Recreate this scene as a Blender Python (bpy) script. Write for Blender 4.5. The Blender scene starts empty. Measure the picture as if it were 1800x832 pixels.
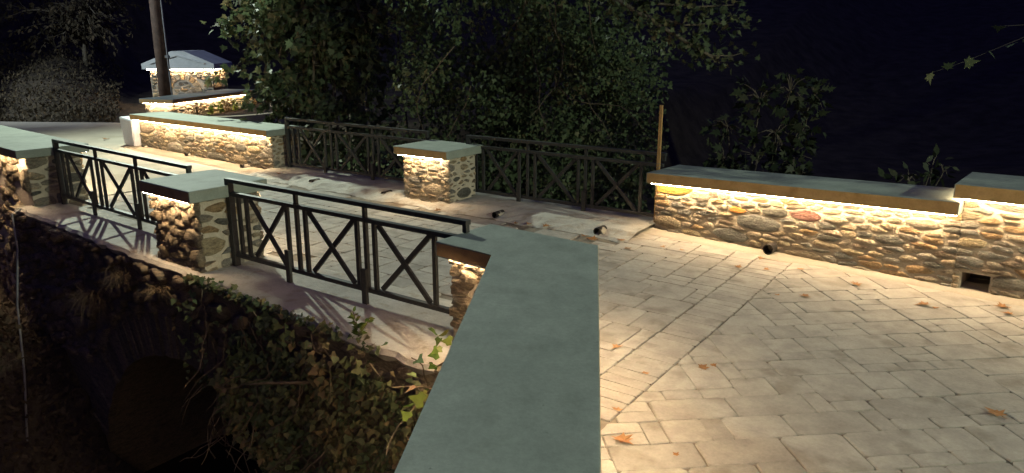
import bpy, bmesh, math, random
import numpy as np
from mathutils import Vector, Matrix, noise

SC = bpy.context.scene
COL = SC.collection
R = math.radians

# ---------------------------------------------------------------- camera
cam_d = bpy.data.cameras.new('camera')
cam = bpy.data.objects.new('camera', cam_d); COL.objects.link(cam)
cam_d.sensor_fit = 'HORIZONTAL'; cam_d.sensor_width = 36.0; cam_d.lens = 36.0*1320/1800
cam_d.clip_start = 0.05; cam_d.clip_end = 500
cam.location = (0, 0, 2.1); cam.rotation_euler = (R(90-15.093), 0, 0)
SC.camera = cam

# ---------------------------------------------------------------- night sky
w = bpy.data.worlds.new('World'); SC.world = w; w.use_nodes = True
bg = w.node_tree.nodes['Background']
bg.inputs['Color'].default_value = (0.15, 0.16, 0.85, 1)
bg.inputs['Strength'].default_value = 0.09

SC.view_settings.view_transform = 'Standard'; SC.view_settings.look = 'None'
SC.view_settings.exposure = 0.25; SC.view_settings.gamma = 1.0
SC.view_settings.use_curve_mapping = False
SC.cycles.use_denoising = True
SC.cycles.max_bounces = 5; SC.cycles.diffuse_bounces = 3; SC.cycles.glossy_bounces = 2
SC.cycles.transmission_bounces = 2; SC.cycles.transparent_max_bounces = 4
SC.cycles.sample_clamp_indirect = 3.0
SC.cycles.use_light_tree = True

LAMP_LEFT = 7200.0      # lantern on the wooden pole, left
LAMP_RIGHT = 3800.0      # street lamp behind the camera, right
LAMP_ROAD = 3600.0        # street lamp by the far road, left of the frame
LED = 215.0              # strips under the copings

# ---------------------------------------------------------------- frame of the bridge
# a = metres along the bridge away to the left, n = metres across it; u = -a
ROT = R(-35)
AX = Vector((-math.sin(R(55)), math.cos(R(55)))); NX = Vector((math.cos(R(55)), math.sin(R(55))))
def W(a, n, z=0.0):
    p = AX*a + NX*n
    return Vector((p.x, p.y, z))
def AN(x, y):
    return x*AX.x + y*AX.y, x*NX.x + y*NX.y

# ---------------------------------------------------------------- materials
def new_mat(name):
    m = bpy.data.materials.new(name); m.use_nodes = True
    nt = m.node_tree; b = nt.nodes['Principled BSDF']
    return m, nt, b
def nd(nt, t, **kw):
    n = nt.nodes.new(t)
    for k, v in kw.items():
        if k in n.inputs: n.inputs[k].default_value = v
        else: setattr(n, k, v)
    return n
def ramp(nt, stops):
    r = nt.nodes.new('ShaderNodeValToRGB'); e = r.color_ramp.elements
    while len(e) < len(stops): e.new(0.5)
    for el, (p, c) in zip(e, stops): el.position = p; el.color = (*c, 1)
    return r
def mixc(nt, fac, a, b, mode='MIX'):
    m = nt.nodes.new('ShaderNodeMix'); m.data_type = 'RGBA'; m.blend_type = mode
    for s, v in ((0, fac), (6, a), (7, b)):
        if hasattr(v, 'links') or hasattr(v, 'is_output'): nt.links.new(v, m.inputs[s])
        else: m.inputs[s].default_value = v if s == 0 else (*v, 1)
    return m.outputs[2]
def coords(nt, rnd=True):
    tc = nt.nodes.new('ShaderNodeTexCoord')
    if not rnd: return tc.outputs['Object']
    oi = nt.nodes.new('ShaderNodeObjectInfo')
    ml = nd(nt, 'ShaderNodeMath', operation='MULTIPLY'); ml.inputs[1].default_value = 57.0
    nt.links.new(oi.outputs['Random'], ml.inputs[0])
    ad = nd(nt, 'ShaderNodeVectorMath', operation='ADD')
    nt.links.new(tc.outputs['Object'], ad.inputs[0]); nt.links.new(ml.outputs[0], ad.inputs[1])
    return ad.outputs[0]
def noise_n(nt, vec, scale, detail=5, rough=0.6, stretch=None):
    if stretch:
        mp = nt.nodes.new('ShaderNodeMapping'); mp.inputs['Scale'].default_value = stretch
        nt.links.new(vec, mp.inputs['Vector']); vec = mp.outputs[0]
    n = nd(nt, 'ShaderNodeTexNoise', Scale=scale, Detail=detail, Roughness=rough)
    nt.links.new(vec, n.inputs['Vector']); return n
def bump(nt, b, h, strength, dist=0.02, prev=None):
    bp = nd(nt, 'ShaderNodeBump', Strength=strength, Distance=dist)
    nt.links.new(h, bp.inputs['Height'])
    if prev: nt.links.new(prev, bp.inputs['Normal'])
    nt.links.new(bp.outputs[0], b.inputs['Normal']); return bp.outputs[0]

def stone_mat(name, stops, relief=0.8, solid=None):
    m, nt, b = new_mat(name); v = coords(nt)
    n1 = noise_n(nt, v, 9, 7, 0.68, (1, 1, 3.6)); n2 = noise_n(nt, v, 38, 5, 0.75, (1, 1, 1.8))
    if solid is None:
        oi = nt.nodes.new('ShaderNodeObjectInfo')
        cr = ramp(nt, stops); cr.color_ramp.interpolation = 'CONSTANT' if len(stops) > 6 else 'LINEAR'
        nt.links.new(oi.outputs['Random'], cr.inputs[0]); base = cr.outputs[0]
    else:
        rgb = nt.nodes.new('ShaderNodeRGB'); rgb.outputs[0].default_value = (*solid, 1); base = rgb.outputs[0]
    vr = ramp(nt, [(0.30, (0.45, 0.42, 0.40)), (0.52, (0.95, 0.95, 0.95)), (0.75, (1.25, 1.15, 1.0))])
    nt.links.new(n1.outputs[0], vr.inputs[0])
    c = mixc(nt, 1.0, base, vr.outputs[0], 'MULTIPLY')
    v2 = ramp(nt, [(0.36, (0.42, 0.40, 0.37)), (0.58, (1.1, 1.1, 1.1))]); nt.links.new(n2.outputs[0], v2.inputs[0])
    c = mixc(nt, 0.7, c, v2.outputs[0], 'MULTIPLY')
    nt.links.new(c, b.inputs['Base Color']); b.inputs['Roughness'].default_value = 0.82
    p = bump(nt, b, n1.outputs[0], min(1, relief*1.2), 0.045); bump(nt, b, n2.outputs[0], relief, 0.028, p)
    return m
RUBBLE = [(0.0, (0.43, 0.355, 0.24)), (0.12, (0.34, 0.295, 0.23)), (0.24, (0.49, 0.40, 0.27)), (0.36, (0.24, 0.235, 0.21)),
          (0.47, (0.51, 0.435, 0.32)), (0.58, (0.17, 0.165, 0.14)), (0.68, (0.45, 0.31, 0.165)), (0.78, (0.36, 0.335, 0.28)),
          (0.88, (0.25, 0.195, 0.14)), (0.95, (0.51, 0.42, 0.26))]
M = {}
M['stone'] = stone_mat('rubble_stone', RUBBLE)
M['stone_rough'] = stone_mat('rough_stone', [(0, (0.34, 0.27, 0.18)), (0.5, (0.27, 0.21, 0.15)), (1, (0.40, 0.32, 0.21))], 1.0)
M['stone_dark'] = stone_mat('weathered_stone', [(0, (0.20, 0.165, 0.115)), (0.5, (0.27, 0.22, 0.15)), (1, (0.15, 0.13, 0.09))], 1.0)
M['stone_yellow'] = stone_mat('ochre_stone', None, 0.8, (0.52, 0.33, 0.06))
M['stone_orange'] = stone_mat('orange_stone', None, 0.7, (0.55, 0.26, 0.05))
M['stone_red'] = stone_mat('red_stone', None, 0.9, (0.33, 0.16, 0.13))
M['stone_grey'] = stone_mat('grey_stone', None, 0.9, (0.21, 0.21, 0.19))

def plain_mat(name, c1, c2, scale, rough=0.85, relief=0.3, fine=60, dist=0.01, spec=0.3, stain=None, rnd=True, tint=0.0):
    m, nt, b = new_mat(name); v = coords(nt, rnd)
    n1 = noise_n(nt, v, scale, 6, 0.62); n2 = noise_n(nt, v, fine, 4, 0.7)
    cr = ramp(nt, [(0.33, c1), (0.67, c2)]); nt.links.new(n1.outputs[0], cr.inputs[0]); c = cr.outputs[0]
    if stain:
        n3 = noise_n(nt, v, stain[0], 3, 0.5); sr = ramp(nt, [(stain[1], (1, 1, 1)), (stain[1]+0.12, stain[2])])
        nt.links.new(n3.outputs[0], sr.inputs[0]); c = mixc(nt, 1.0, c, sr.outputs[0], 'MULTIPLY')
    if tint:
        oi = nt.nodes.new('ShaderNodeObjectInfo')
        tr = ramp(nt, [(0, (1-tint, 1-tint*1.05, 1-tint*1.1)), (1, (1+tint, 1+tint*0.95, 1+tint*0.85))])
        nt.links.new(oi.outputs['Random'], tr.inputs[0]); c = mixc(nt, 1.0, c, tr.outputs[0], 'MULTIPLY')
    f = ramp(nt, [(0.3, (0.8, 0.8, 0.8)), (0.65, (1.05, 1.05, 1.05))]); nt.links.new(n2.outputs[0], f.inputs[0])
    c = mixc(nt, 0.6, c, f.outputs[0], 'MULTIPLY')
    nt.links.new(c, b.inputs['Base Color']); b.inputs['Roughness'].default_value = rough
    b.inputs['Specular IOR Level'].default_value = spec
    p = bump(nt, b, n1.outputs[0], relief, dist*3); bump(nt, b, n2.outputs[0], relief, dist, p)
    return m
M['mortar'] = plain_mat('lime_mortar', (0.45, 0.385, 0.29), (0.57, 0.50, 0.39), 7, 0.9, 0.7, 40, 0.012)
M['coping'] = plain_mat('cement_coping', (0.265, 0.30, 0.25), (0.335, 0.37, 0.31), 2.6, 0.72, 0.25, 55, 0.005, 0.3, (5.0, 0.54, (0.90, 0.90, 0.89)))
def trowel_marks(m):
    nt = m.node_tree; b = nt.nodes['Principled BSDF']; src = b.inputs['Base Color'].links[0].from_socket
    n = noise_n(nt, coords(nt, False), 5, 6, 0.75, (1.5, .7, 1)); cr = ramp(nt, [(0.38, (0.90, 0.90, 0.90)), (0.54, (1, 1, 1)), (0.68, (1.08, 1.08, 1.07))])
    nt.links.new(n.outputs[0], cr.inputs[0]); c = mixc(nt, 1.0, src, cr.outputs[0], 'MULTIPLY')
    n2 = noise_n(nt, coords(nt, False), 26, 2, 0.5); c2 = ramp(nt, [(0.20, (0.6, 0.6, 0.6)), (0.26, (1, 1, 1))]); nt.links.new(n2.outputs[0], c2.inputs[0])
    nt.links.new(mixc(nt, 1.0, c, c2.outputs[0], 'MULTIPLY'), b.inputs['Base Color'])
trowel_marks(M['coping'])
M['edge'] = plain_mat('ochre_coping_edge', (0.50, 0.33, 0.13), (0.62, 0.42, 0.19), 6, 0.8, 0.2, 60, 0.004, 0.3, (5.0, 0.56, (0.8, 0.78, 0.74)))
M['sill'] = plain_mat('sill_concrete', (0.40, 0.37, 0.315), (0.53, 0.50, 0.44), 4, 0.85, 0.6, 40, 0.010, 0.3, (7.0, 0.55, (0.80, 0.76, 0.70)))
M['paver'] = plain_mat('stamped_concrete', (0.295, 0.27, 0.235), (0.41, 0.38, 0.33), 6, 0.8, 0.6, 55, 0.007, 0.3, (4.0, 0.56, (0.74, 0.73, 0.71)), True, 0.09)
M['joint'] = plain_mat('paving_joint', (0.15, 0.125, 0.095), (0.25, 0.21, 0.16), 8, 0.95, 0.4)
M['concrete'] = plain_mat('road_concrete', (0.35, 0.31, 0.25), (0.44, 0.395, 0.32), 1.5, 0.85, 0.3, 50, 0.006, 0.3, (0.9, 0.55, (0.78, 0.76, 0.72)), False)
M['dirt'] = plain_mat('dry_earth', (0.045, 0.037, 0.028), (0.10, 0.08, 0.058), 1.2, 0.95, 0.9, 12, 0.05, 0.1, None, False)
M['metal'] = plain_mat('painted_iron', (0.040, 0.041, 0.040), (0.060, 0.060, 0.057), 30, 0.5, 0.06, 120, 0.002, 0.3)
M['bark'] = plain_mat('bark', (0.09, 0.075, 0.055), (0.20, 0.17, 0.13), 6, 0.9, 0.8, 30, 0.02, 0.2)
M['pole'] = plain_mat('creosoted_wood', (0.085, 0.055, 0.04), (0.17, 0.11, 0.08), 5, 0.7, 0.5, 40, 0.01, 0.3)
M['stake'] = plain_mat('raw_timber', (0.42, 0.24, 0.09), (0.55, 0.34, 0.14), 10, 0.8, 0.3, 60)
M['white'] = plain_mat('whitewash', (0.62, 0.64, 0.70), (0.74, 0.76, 0.82), 3, 0.8, 0.2, 40)
M['plaster'] = plain_mat('roof_cement', (0.50, 0.52, 0.50), (0.62, 0.63, 0.61), 3, 0.8, 0.2, 40)
M['pipe'] = plain_mat('dark_plastic', (0.02, 0.017, 0.015), (0.05, 0.04, 0.035), 15, 0.6, 0.2, 50)
M['grey_metal'] = plain_mat('galvanised_steel', (0.20, 0.20, 0.20), (0.28, 0.28, 0.27), 10, 0.45, 0.1, 60)
M['water'] = plain_mat('still_water', (0.012, 0.012, 0.01), (0.02, 0.02, 0.015), 2, 0.12, 0.1, 12, 0.01, 0.5)
M['vine'] = plain_mat('vine_stem', (0.10, 0.075, 0.05), (0.19, 0.15, 0.10), 20, 0.9, 0.4)

def leaf_mat(name, stops, rough=0.55, trans=0.28):
    m, nt, b = new_mat(name)
    at = nt.nodes.new('ShaderNodeAttribute'); at.attribute_name = 'rnd'
    cr = ramp(nt, stops); nt.links.new(at.outputs['Fac'], cr.inputs[0])
    v = coords(nt, False); n = noise_n(nt, v, 30, 3, 0.6)
    f = ramp(nt, [(0.3, (0.75, 0.75, 0.75)), (0.7, (1.15, 1.15, 1.1))]); nt.links.new(n.outputs[0], f.inputs[0])
    c = mixc(nt, 1.0, cr.outputs[0], f.outputs[0], 'MULTIPLY')
    nt.links.new(c, b.inputs['Base Color']); b.inputs['Roughness'].default_value = rough
    b.inputs['Specular IOR Level'].default_value = 0.22
    tr = nd(nt, 'ShaderNodeBsdfTranslucent'); nt.links.new(c, tr.inputs['Color'])
    mx = nd(nt, 'ShaderNodeMixShader'); mx.inputs[0].default_value = trans
    nt.links.new(b.outputs[0], mx.inputs[1]); nt.links.new(tr.outputs[0], mx.inputs[2])
    nt.links.new(mx.outputs[0], nt.nodes['Material Output'].inputs['Surface'])
    return m
M['plane_leaf'] = leaf_mat('plane_tree_leaf', [(0, (0.060, 0.088, 0.045)), (0.45, (0.09, 0.12, 0.065)), (0.75, (0.12, 0.14, 0.07)), (1, (0.17, 0.135, 0.075))])
M['ivy_leaf'] = leaf_mat('ivy_leaf', [(0, (0.075, 0.11, 0.055)), (0.5, (0.11, 0.15, 0.075)), (0.8, (0.17, 0.17, 0.085)), (1, (0.24, 0.18, 0.095))], 0.55)
M['fresh_leaf'] = leaf_mat('fresh_leaf', [(0, (0.07, 0.14, 0.03)), (0.6, (0.12, 0.17, 0.03)), (1, (0.16, 0.15, 0.04))], 0.45)
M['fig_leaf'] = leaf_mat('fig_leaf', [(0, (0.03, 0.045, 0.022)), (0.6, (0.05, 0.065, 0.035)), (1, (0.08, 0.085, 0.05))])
M['fallen'] = leaf_mat('fallen_leaf', [(0, (0.30, 0.14, 0.05)), (0.5, (0.38, 0.19, 0.08)), (1, (0.24, 0.12, 0.05))], 0.75, 0.1)
M['dry_grass'] = leaf_mat('dry_grass', [(0, (0.16, 0.12, 0.07)), (0.6, (0.24, 0.18, 0.10)), (1, (0.12, 0.10, 0.06))], 0.8, 0.15)
M['brush'] = leaf_mat('dry_brush', [(0, (0.05, 0.042, 0.028)), (0.6, (0.085, 0.066, 0.042)), (1, (0.12, 0.088, 0.055))], 0.85, 0.15)

def emit_mat(name, col, s):
    m, nt, b = new_mat(name); b.inputs['Base Color'].default_value = (0.8, 0.8, 0.8, 1)
    b.inputs['Emission Color'].default_value = (*col, 1); b.inputs['Emission Strength'].default_value = s
    return m
M['led'] = emit_mat('warm_led_strip', (1.0, 0.72, 0.43), LED)
M['lens'] = emit_mat('lamp_lens', (0.85, 1.0, 0.95), 20.0)

# ---------------------------------------------------------------- builders
def link(name, verts, faces, mat, parent=None, loc=None, smooth=False, kind=None):
    me = bpy.data.meshes.new(name); me.from_pydata([tuple(v) for v in verts], [], faces)
    if mat is not None: me.materials.append(mat)
    if smooth: me.polygons.foreach_set('use_smooth', [True]*len(me.polygons))
    me.update()
    o = bpy.data.objects.new(name, me); COL.objects.link(o)
    if parent: o.parent = parent
    if loc is not None: o.location = loc
    if kind: o['kind'] = kind
    return o
def from_bm(name, bm, mat, parent=None, loc=None, smooth=False):
    me = bpy.data.meshes.new(name); bm.to_mesh(me); bm.free()
    if mat: me.materials.append(mat)
    if smooth: me.polygons.foreach_set('use_smooth', [True]*len(me.polygons))
    o = bpy.data.objects.new(name, me); COL.objects.link(o)
    if parent: o.parent = parent
    if loc is not None: o.location = loc
    return o
def tag(o, label, cat, group=None):
    o['label'] = label; o['category'] = cat
    if group: o['group'] = group
    return o
def struct(o): o['kind'] = 'structure'; return o
def thing(name, label, cat, loc, rz=0.0, group=None):
    o = bpy.data.objects.new(name, None); COL.objects.link(o); o.empty_display_size = 0.1
    o.location = loc; o.rotation_euler = (0, 0, rz); return tag(o, label, cat, group)
def box_vf(c, s):
    x, y, z = c; a, b, d = s[0]/2, s[1]/2, s[2]/2
    v = [(x-a, y-b, z-d), (x+a, y-b, z-d), (x+a, y+b, z-d), (x-a, y+b, z-d), (x-a, y-b, z+d), (x+a, y-b, z+d), (x+a, y+b, z+d), (x-a, y+b, z+d)]
    f = [(0, 3, 2, 1), (4, 5, 6, 7), (0, 1, 5, 4), (1, 2, 6, 5), (2, 3, 7, 6), (3, 0, 4, 7)]
    return v, f
def prism_bm(poly, z0, z1, bev=0.0, ztop=None):
    """poly: counter-clockwise (x, y); ztop optional per-vertex top heights"""
    bm = bmesh.new(); n = len(poly)
    lo = [bm.verts.new((p[0], p[1], (z0 if ztop is None else ztop[i]-(z1-z0)))) for i, p in enumerate(poly)]
    hi = [bm.verts.new((p[0], p[1], (z1 if ztop is None else ztop[i]))) for i, p in enumerate(poly)]
    bm.faces.new(lo[::-1]); bm.faces.new(hi)
    for i in range(n): bm.faces.new((lo[i], lo[(i+1) % n], hi[(i+1) % n], hi[i]))
    if bev: bmesh.ops.bevel(bm, geom=list(bm.edges), offset=bev, segments=3, affect='EDGES', profile=0.6)
    return bm
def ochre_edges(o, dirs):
    """sets the ochre colour on the upright coping faces pointing along dirs"""
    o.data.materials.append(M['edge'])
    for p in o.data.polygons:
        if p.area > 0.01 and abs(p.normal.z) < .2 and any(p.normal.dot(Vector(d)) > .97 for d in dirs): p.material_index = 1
def tube_vf(pts, rad, n=6, cap=True):
    pts = [Vector(p) for p in pts]; V = []; F = []
    rads = rad if isinstance(rad, (list, tuple)) else [rad]*len(pts)
    up = Vector((0.13, 0.21, 0.97))
    for i, p in enumerate(pts):
        t = (pts[min(i+1, len(pts)-1)]-pts[max(i-1, 0)]).normalized()
        s = t.cross(up)
        if s.length < 1e-3: s = t.cross(Vector((1, 0, 0)))
        s.normalize(); q = s.cross(t)
        for k in range(n):
            an = 2*math.pi*k/n; V.append(p + (s*math.cos(an)+q*math.sin(an))*rads[i])
    for i in range(len(pts)-1):
        for k in range(n):
            a = i*n+k; b = i*n+(k+1) % n; F.append((a, b, b+n, a+n))
    if cap: F.append(tuple(range(n-1, -1, -1))); F.append(tuple(range((len(pts)-1)*n, len(pts)*n)))
    return V, F
def merge(parts):
    V = []; F = []
    for v, f in parts:
        k = len(V); V += [tuple(p) for p in v]; F += [tuple(i+k for i in q) for q in f]
    return V, F
def beam(p0, p1, wy, wz, y0=0.0):
    """bar in the x-z plane from p0 to p1 (x, z), wz across, wy deep"""
    d = Vector((p1[0]-p0[0], p1[1]-p0[1])); l = d.length; d /= l; q = Vector((-d.y, d.x))*wz/2
    V = []
    for y in (y0-wy/2, y0+wy/2):
        for s, e in ((p0, -1), (p1, -1), (p1, 1), (p0, 1)):
            V.append((s[0]+q.x*e, y, s[1]+q.y*e))
    return V, [(0, 1, 2, 3), (7, 6, 5, 4), (0, 4, 5, 1), (1, 5, 6, 2), (2, 6, 7, 3), (3, 7, 4, 0)]

# ---- rubble masonry -------------------------------------------------
def clip(poly, nx, ny, d):
    out = []; n = len(poly)
    for i in range(n):
        p = poly[i]; q = poly[(i+1) % n]
        sp = nx*p[0]+ny*p[1]-d; sq = nx*q[0]+ny*q[1]-d
        if sp <= 0: out.append(p)
        if (sp < 0 < sq) or (sq < 0 < sp):
            t = sp/(sp-sq); out.append((p[0]+(q[0]-p[0])*t, p[1]+(q[1]-p[1])*t))
    return out
def area_c(poly):
    A = cx = cy = 0
    for i in range(len(poly)):
        x0, y0 = poly[i]; x1, y1 = poly[(i+1) % len(poly)]; c = x0*y1-x1*y0
        A += c; cx += (x0+x1)*c; cy += (y0+y1)*c
    if abs(A) < 1e-9: return 0, 0, 0
    return A/2, cx/(3*A), cy/(3*A)
def resample(poly, n):
    L = [0]
    for i in range(len(poly)):
        p, q = poly[i], poly[(i+1) % len(poly)]; L.append(L[-1]+math.hypot(q[0]-p[0], q[1]-p[1]))
    out = []; j = 0
    for k in range(n):
        t = L[-1]*k/n
        while L[j+1] < t: j += 1
        f = (t-L[j])/max(L[j+1]-L[j], 1e-9); p, q = poly[j], poly[(j+1) % len(poly)]
        out.append((p[0]+(q[0]-p[0])*f, p[1]+(q[1]-p[1])*f))
    return out
def chaikin(poly, r=0.25):
    out = []
    for i in range(len(poly)):
        p, q = poly[i], poly[(i+1) % len(poly)]
        out.append((p[0]*(1-r)+q[0]*r, p[1]*(1-r)+q[1]*r)); out.append((p[0]*r+q[0]*(1-r), p[1]*r+q[1]*(1-r)))
    return out
def rubble(region, size, rng, stretch=2.2, gap=0.018, spread=1.3, jitter=0.3):
    """cells of a weighted voronoi packing inside a convex polygon: list of outlines (x, z)"""
    reg = [(p[0]/stretch, p[1]) for p in region]
    xs = [p[0] for p in reg]; ys = [p[1] for p in reg]; pts = []
    A = area_c(reg)[0]; tries = int(abs(A)/(size*size)*60)+200
    for _ in range(tries):
        r = size*(0.36+spread*rng.random()**2.4)*0.55
        p = (rng.uniform(min(xs), max(xs)), rng.uniform(min(ys), max(ys)))
        ok = True
        for i in range(len(reg)):
            a, b = reg[i], reg[(i+1) % len(reg)]
            if (b[0]-a[0])*(p[1]-a[1])-(b[1]-a[1])*(p[0]-a[0]) < 0: ok = False; break
        if ok and all((p[0]-q[0])**2+(p[1]-q[1])**2 > (r+q[2])**2*0.86 for q in pts): pts.append((*p, r))
    out = []
    for i, p in enumerate(pts):
        near = sorted((q for j, q in enumerate(pts) if j != i), key=lambda q: (p[0]-q[0])**2+(p[1]-q[1])**2)[:22]
        g = gap*rng.uniform(0.7, 1.5); poly = reg
        for q in near:
            dx, dy = q[0]-p[0], q[1]-p[1]; l = math.hypot(dx, dy)
            d = (q[0]**2+q[1]**2-p[0]**2-p[1]**2+(p[2]**2-q[2]**2)*1.0)/2
            off = g/2*rng.uniform(.4, 1.7)*math.hypot(dx/l/stretch, dy/l)
            poly = clip(poly, dx/l, dy/l, d/l-off)
            if len(poly) < 3: break
        if len(poly) < 3: continue
        poly = [(x*stretch, y) for x, y in poly]
        A, cx, cy = area_c(poly)
        if abs(A) < 0.0006: continue
        poly = resample(chaikin(poly, rng.uniform(.04, .16)), 12)
        s = math.sqrt(abs(A))
        poly = [(x+rng.uniform(-1, 1)*s*0.045*jitter*4, y+rng.uniform(-1, 1)*s*0.03*jitter*4) for x, y in poly]
        out.append((poly, (cx, cy), abs(A)))
    return out
def stone_obj(parent, poly, c, O, ex, ez, nrm, depth, rng, mat, name='stone'):
    """one stone standing proud of a face: O + ex*x + ez*z, outward nrm"""
    n = len(poly); C = O+ex*c[0]+ez*c[1]; V = []; d = depth*rng.uniform(0.6, 1.25)
    tx, tz = rng.uniform(-0.25, 0.25)*d, rng.uniform(-0.25, 0.25)*d
    s = max(abs(p[0]-c[0]) for p in poly)+1e-6
    for sc, dd, nz in ((1.0, -0.012, 0), (0.965, 0.5*d, 0.25), (0.84, d, 0.35)):
        for p in poly:
            x, z = (p[0]-c[0])*sc, (p[1]-c[1])*sc
            V.append(ex*x+ez*z+nrm*(dd+(tx*x/s+tz*z/s if dd > 0 else 0)+rng.uniform(-1, 1)*nz*d))
    V.append(nrm*(d*rng.uniform(0.7, 1.2)))
    F = []
    for r in (0, 1):
        for i in range(n):
            a = r*n+i; b = r*n+(i+1) % n; F.append((a, b, b+n, a+n))
    for i in range(n): F.append((2*n+i, 2*n+(i+1) % n, 3*n))
    return link(name, V, F, mat, parent, C, smooth=True)
Z3 = Vector((0, 0, 1))
def stone_face(parent, O, ex, region, size, depth, seed, mat='stone', stretch=2.2, gap=0.018, specials=(), holes=(), spread=1.3, jitter=0.3, cap=290):
    """region: ccw polygon in (x, z) as seen from outside; outward normal = ex x Z rotated"""
    rng = random.Random(seed); nrm = ex.cross(Z3)
    cells = rubble(region, size, rng, stretch, gap, spread, jitter)
    res = []
    for poly, c, A in cells:
        if any(h[0] < c[0] < h[1] and h[2] < c[1] < h[3] for h in holes): continue
        if holes:
            h = holes[0]
            if any(h[0] < p[0] < h[1] and h[2] < p[1] < h[3] for p in poly): continue
        m = mat
        res.append([poly, c, A, m])
    for sx, sz, sm in specials:
        k = min(range(len(res)), key=lambda i: (res[i][1][0]-sx)**2+(res[i][1][1]-sz)**2-(res[i][2]*.3 if sm != 'stone_orange' else 0)); res[k][3] = sm
    res.sort(key=lambda r: -r[2])
    for poly, c, A, m in res[:cap]:
        stone_obj(parent, poly, c, O, ex, Z3, nrm, depth, rng, M[m])

def wall(name, label, cat, P0, P1, T, hl, hr, ct=0.11, over=0.09, zb=0.0, size=0.17, depth=0.022, seed=1, front='stone', back=True, ends=(True, True),
         led=(True, True), led_ends=(False, False), specials=(), hole=None, gap=0.016, stretch=2.8, cop_over=None, group=None, spread=2.0, front_zb=None, tilt=None, back_size=None, mortar='mortar', jitter=0.25):
    """masonry wall under a cement coping. P0 front left foot, P1 front right foot (a, n); local x right, y back, z up"""
    A0 = W(*P0); A1 = W(*P1); d = (A1-A0); L = d.length; rz = math.atan2(d.y, d.x)
    t = thing(name, label, cat, A0, rz, group)
    zt = lambda x: hl+(hr-hl)*x/L
    zf = zb if front_zb is None else front_zb
    # core, with an optional square drain opening
    V = [(0, 0, zf), (L, 0, zf), (L, 0, hr), (0, 0, hl), (0, T, zb), (L, T, zb), (L, T, hr), (0, T, hl)]
    F = [(5, 4, 7, 6), (4, 0, 3, 7), (1, 5, 6, 2), (3, 2, 6, 7), (0, 4, 5, 1)]
    if hole:
        x0, x1, z0, z1 = hole; k = len(V); D = min(0.4, T-0.05)
        V += [(x0, 0, z0), (x1, 0, z0), (x1, 0, z1), (x0, 0, z1), (x0+.01, D, z0), (x1-.01, D, z0), (x1-.01, D, z1), (x0+.01, D, z1)]
        F += [(0, 1, k+1, k), (1, 2, k+2, k+1), (2, 3, k+3, k+2), (3, 0, k, k+3)]
        F += [(k, k+1, k+5, k+4), (k+1, k+2, k+6, k+5), (k+2, k+3, k+7, k+6), (k+3, k, k+4, k+7)]
        link('drain_back', V[k+4:k+8], [(0, 1, 2, 3)], M['pipe'], t)
    else: F.append((0, 1, 2, 3))
    link('mortar_core', V, F, M[mortar], t)
    ex = Vector((1, 0, 0)); e = -0.008
    holes = [(hole[0]-.03, hole[1]+.03, hole[2]-.03, hole[3]+.03)] if hole else []
    regs = [[(e, zf+.01), (L-e, zf+.01), (L-e, hr-.01), (e, hl-.01)]]
    if hole:
        x0, x1, z0, z1 = hole
        regs = [[(e, zf+.01), (x0-.012, zf+.01), (x0-.012, z1+.02), (e, z1+.02)], [(x1+.012, zf+.01), (L-e, zf+.01), (L-e, z1+.02), (x1+.012, z1+.02)], [(e, z1+.03), (L-e, z1+.03), (L-e, hr-.01), (e, hl-.01)]]
    for k, rgn in enumerate(regs):
        stone_face(t, Vector((0, 0, 0)), ex, rgn, size, depth, seed+10*k, front, stretch, gap, specials, (), spread, jitter)
    if back: stone_face(t, Vector((L, T, 0)), -ex, [(e, zb+e), (L-e, zb+e), (L-e, hl-e), (e, hr-e)], back_size or size*1.3, depth, seed+1, 'stone', stretch, gap)
    if ends[0]: stone_face(t, Vector((0, T, 0)), Vector((0, -1, 0)), [(e, zb+e), (T-e, zb+e), (T-e, hl-e), (e, hl-e)], size*1.1, depth*.6, seed+2, 'stone', 2.0, .03)
    if ends[1]: stone_face(t, Vector((L, 0, 0)), Vector((0, 1, 0)), [(e, zb+e), (T-e, zb+e), (T-e, hr-e), (e, hr-e)], size*1.1, depth*.6, seed+3, 'stone', 2.0, .03)
    o = cop_over or (over, over, over, over)     # left, front, right, back
    slope = (hr-hl)/L
    poly = [(-o[0], -o[1]), (L+o[2], -o[1]), (L+o[2], T+o[3]), (-o[0], T+o[3])]
    cz = [zt(p[0])+ct+0.001 for p in poly]
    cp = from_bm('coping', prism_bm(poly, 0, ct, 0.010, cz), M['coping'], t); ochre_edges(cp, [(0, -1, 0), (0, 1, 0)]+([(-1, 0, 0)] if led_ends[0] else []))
    def strip(x0, x1, y, along=True):
        zz = lambda x: zt(x)-0.004
        if along: V = [(x0, y-.007, zz(x0)), (x1, y-.007, zz(x1)), (x1, y+.007, zz(x1)), (x0, y+.007, zz(x0))]
        else: V = [(y-.007, x0, zz(y)), (y+.007, x0, zz(y)), (y+.007, x1, zz(y)), (y-.007, x1, zz(y))]
        k = [(p[0], p[1], p[2]-.003) for p in V]
        link('led_strip', V+k, [(0, 1, 2, 3), (7, 6, 5, 4), (0, 4, 5, 1), (1, 5, 6, 2), (2, 6, 7, 3), (3, 7, 4, 0)], M['led'], t)
    if led[0]: strip(0, L-.02, -o[1]*.76)
    if led[1]: strip(-o[0]*.3, L+o[2]*.3, T+o[3]*.82)
    if led_ends[0]: strip(-o[1]*.3, T+o[3]*.3, -o[0]*.62, False)
    return t, L

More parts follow.
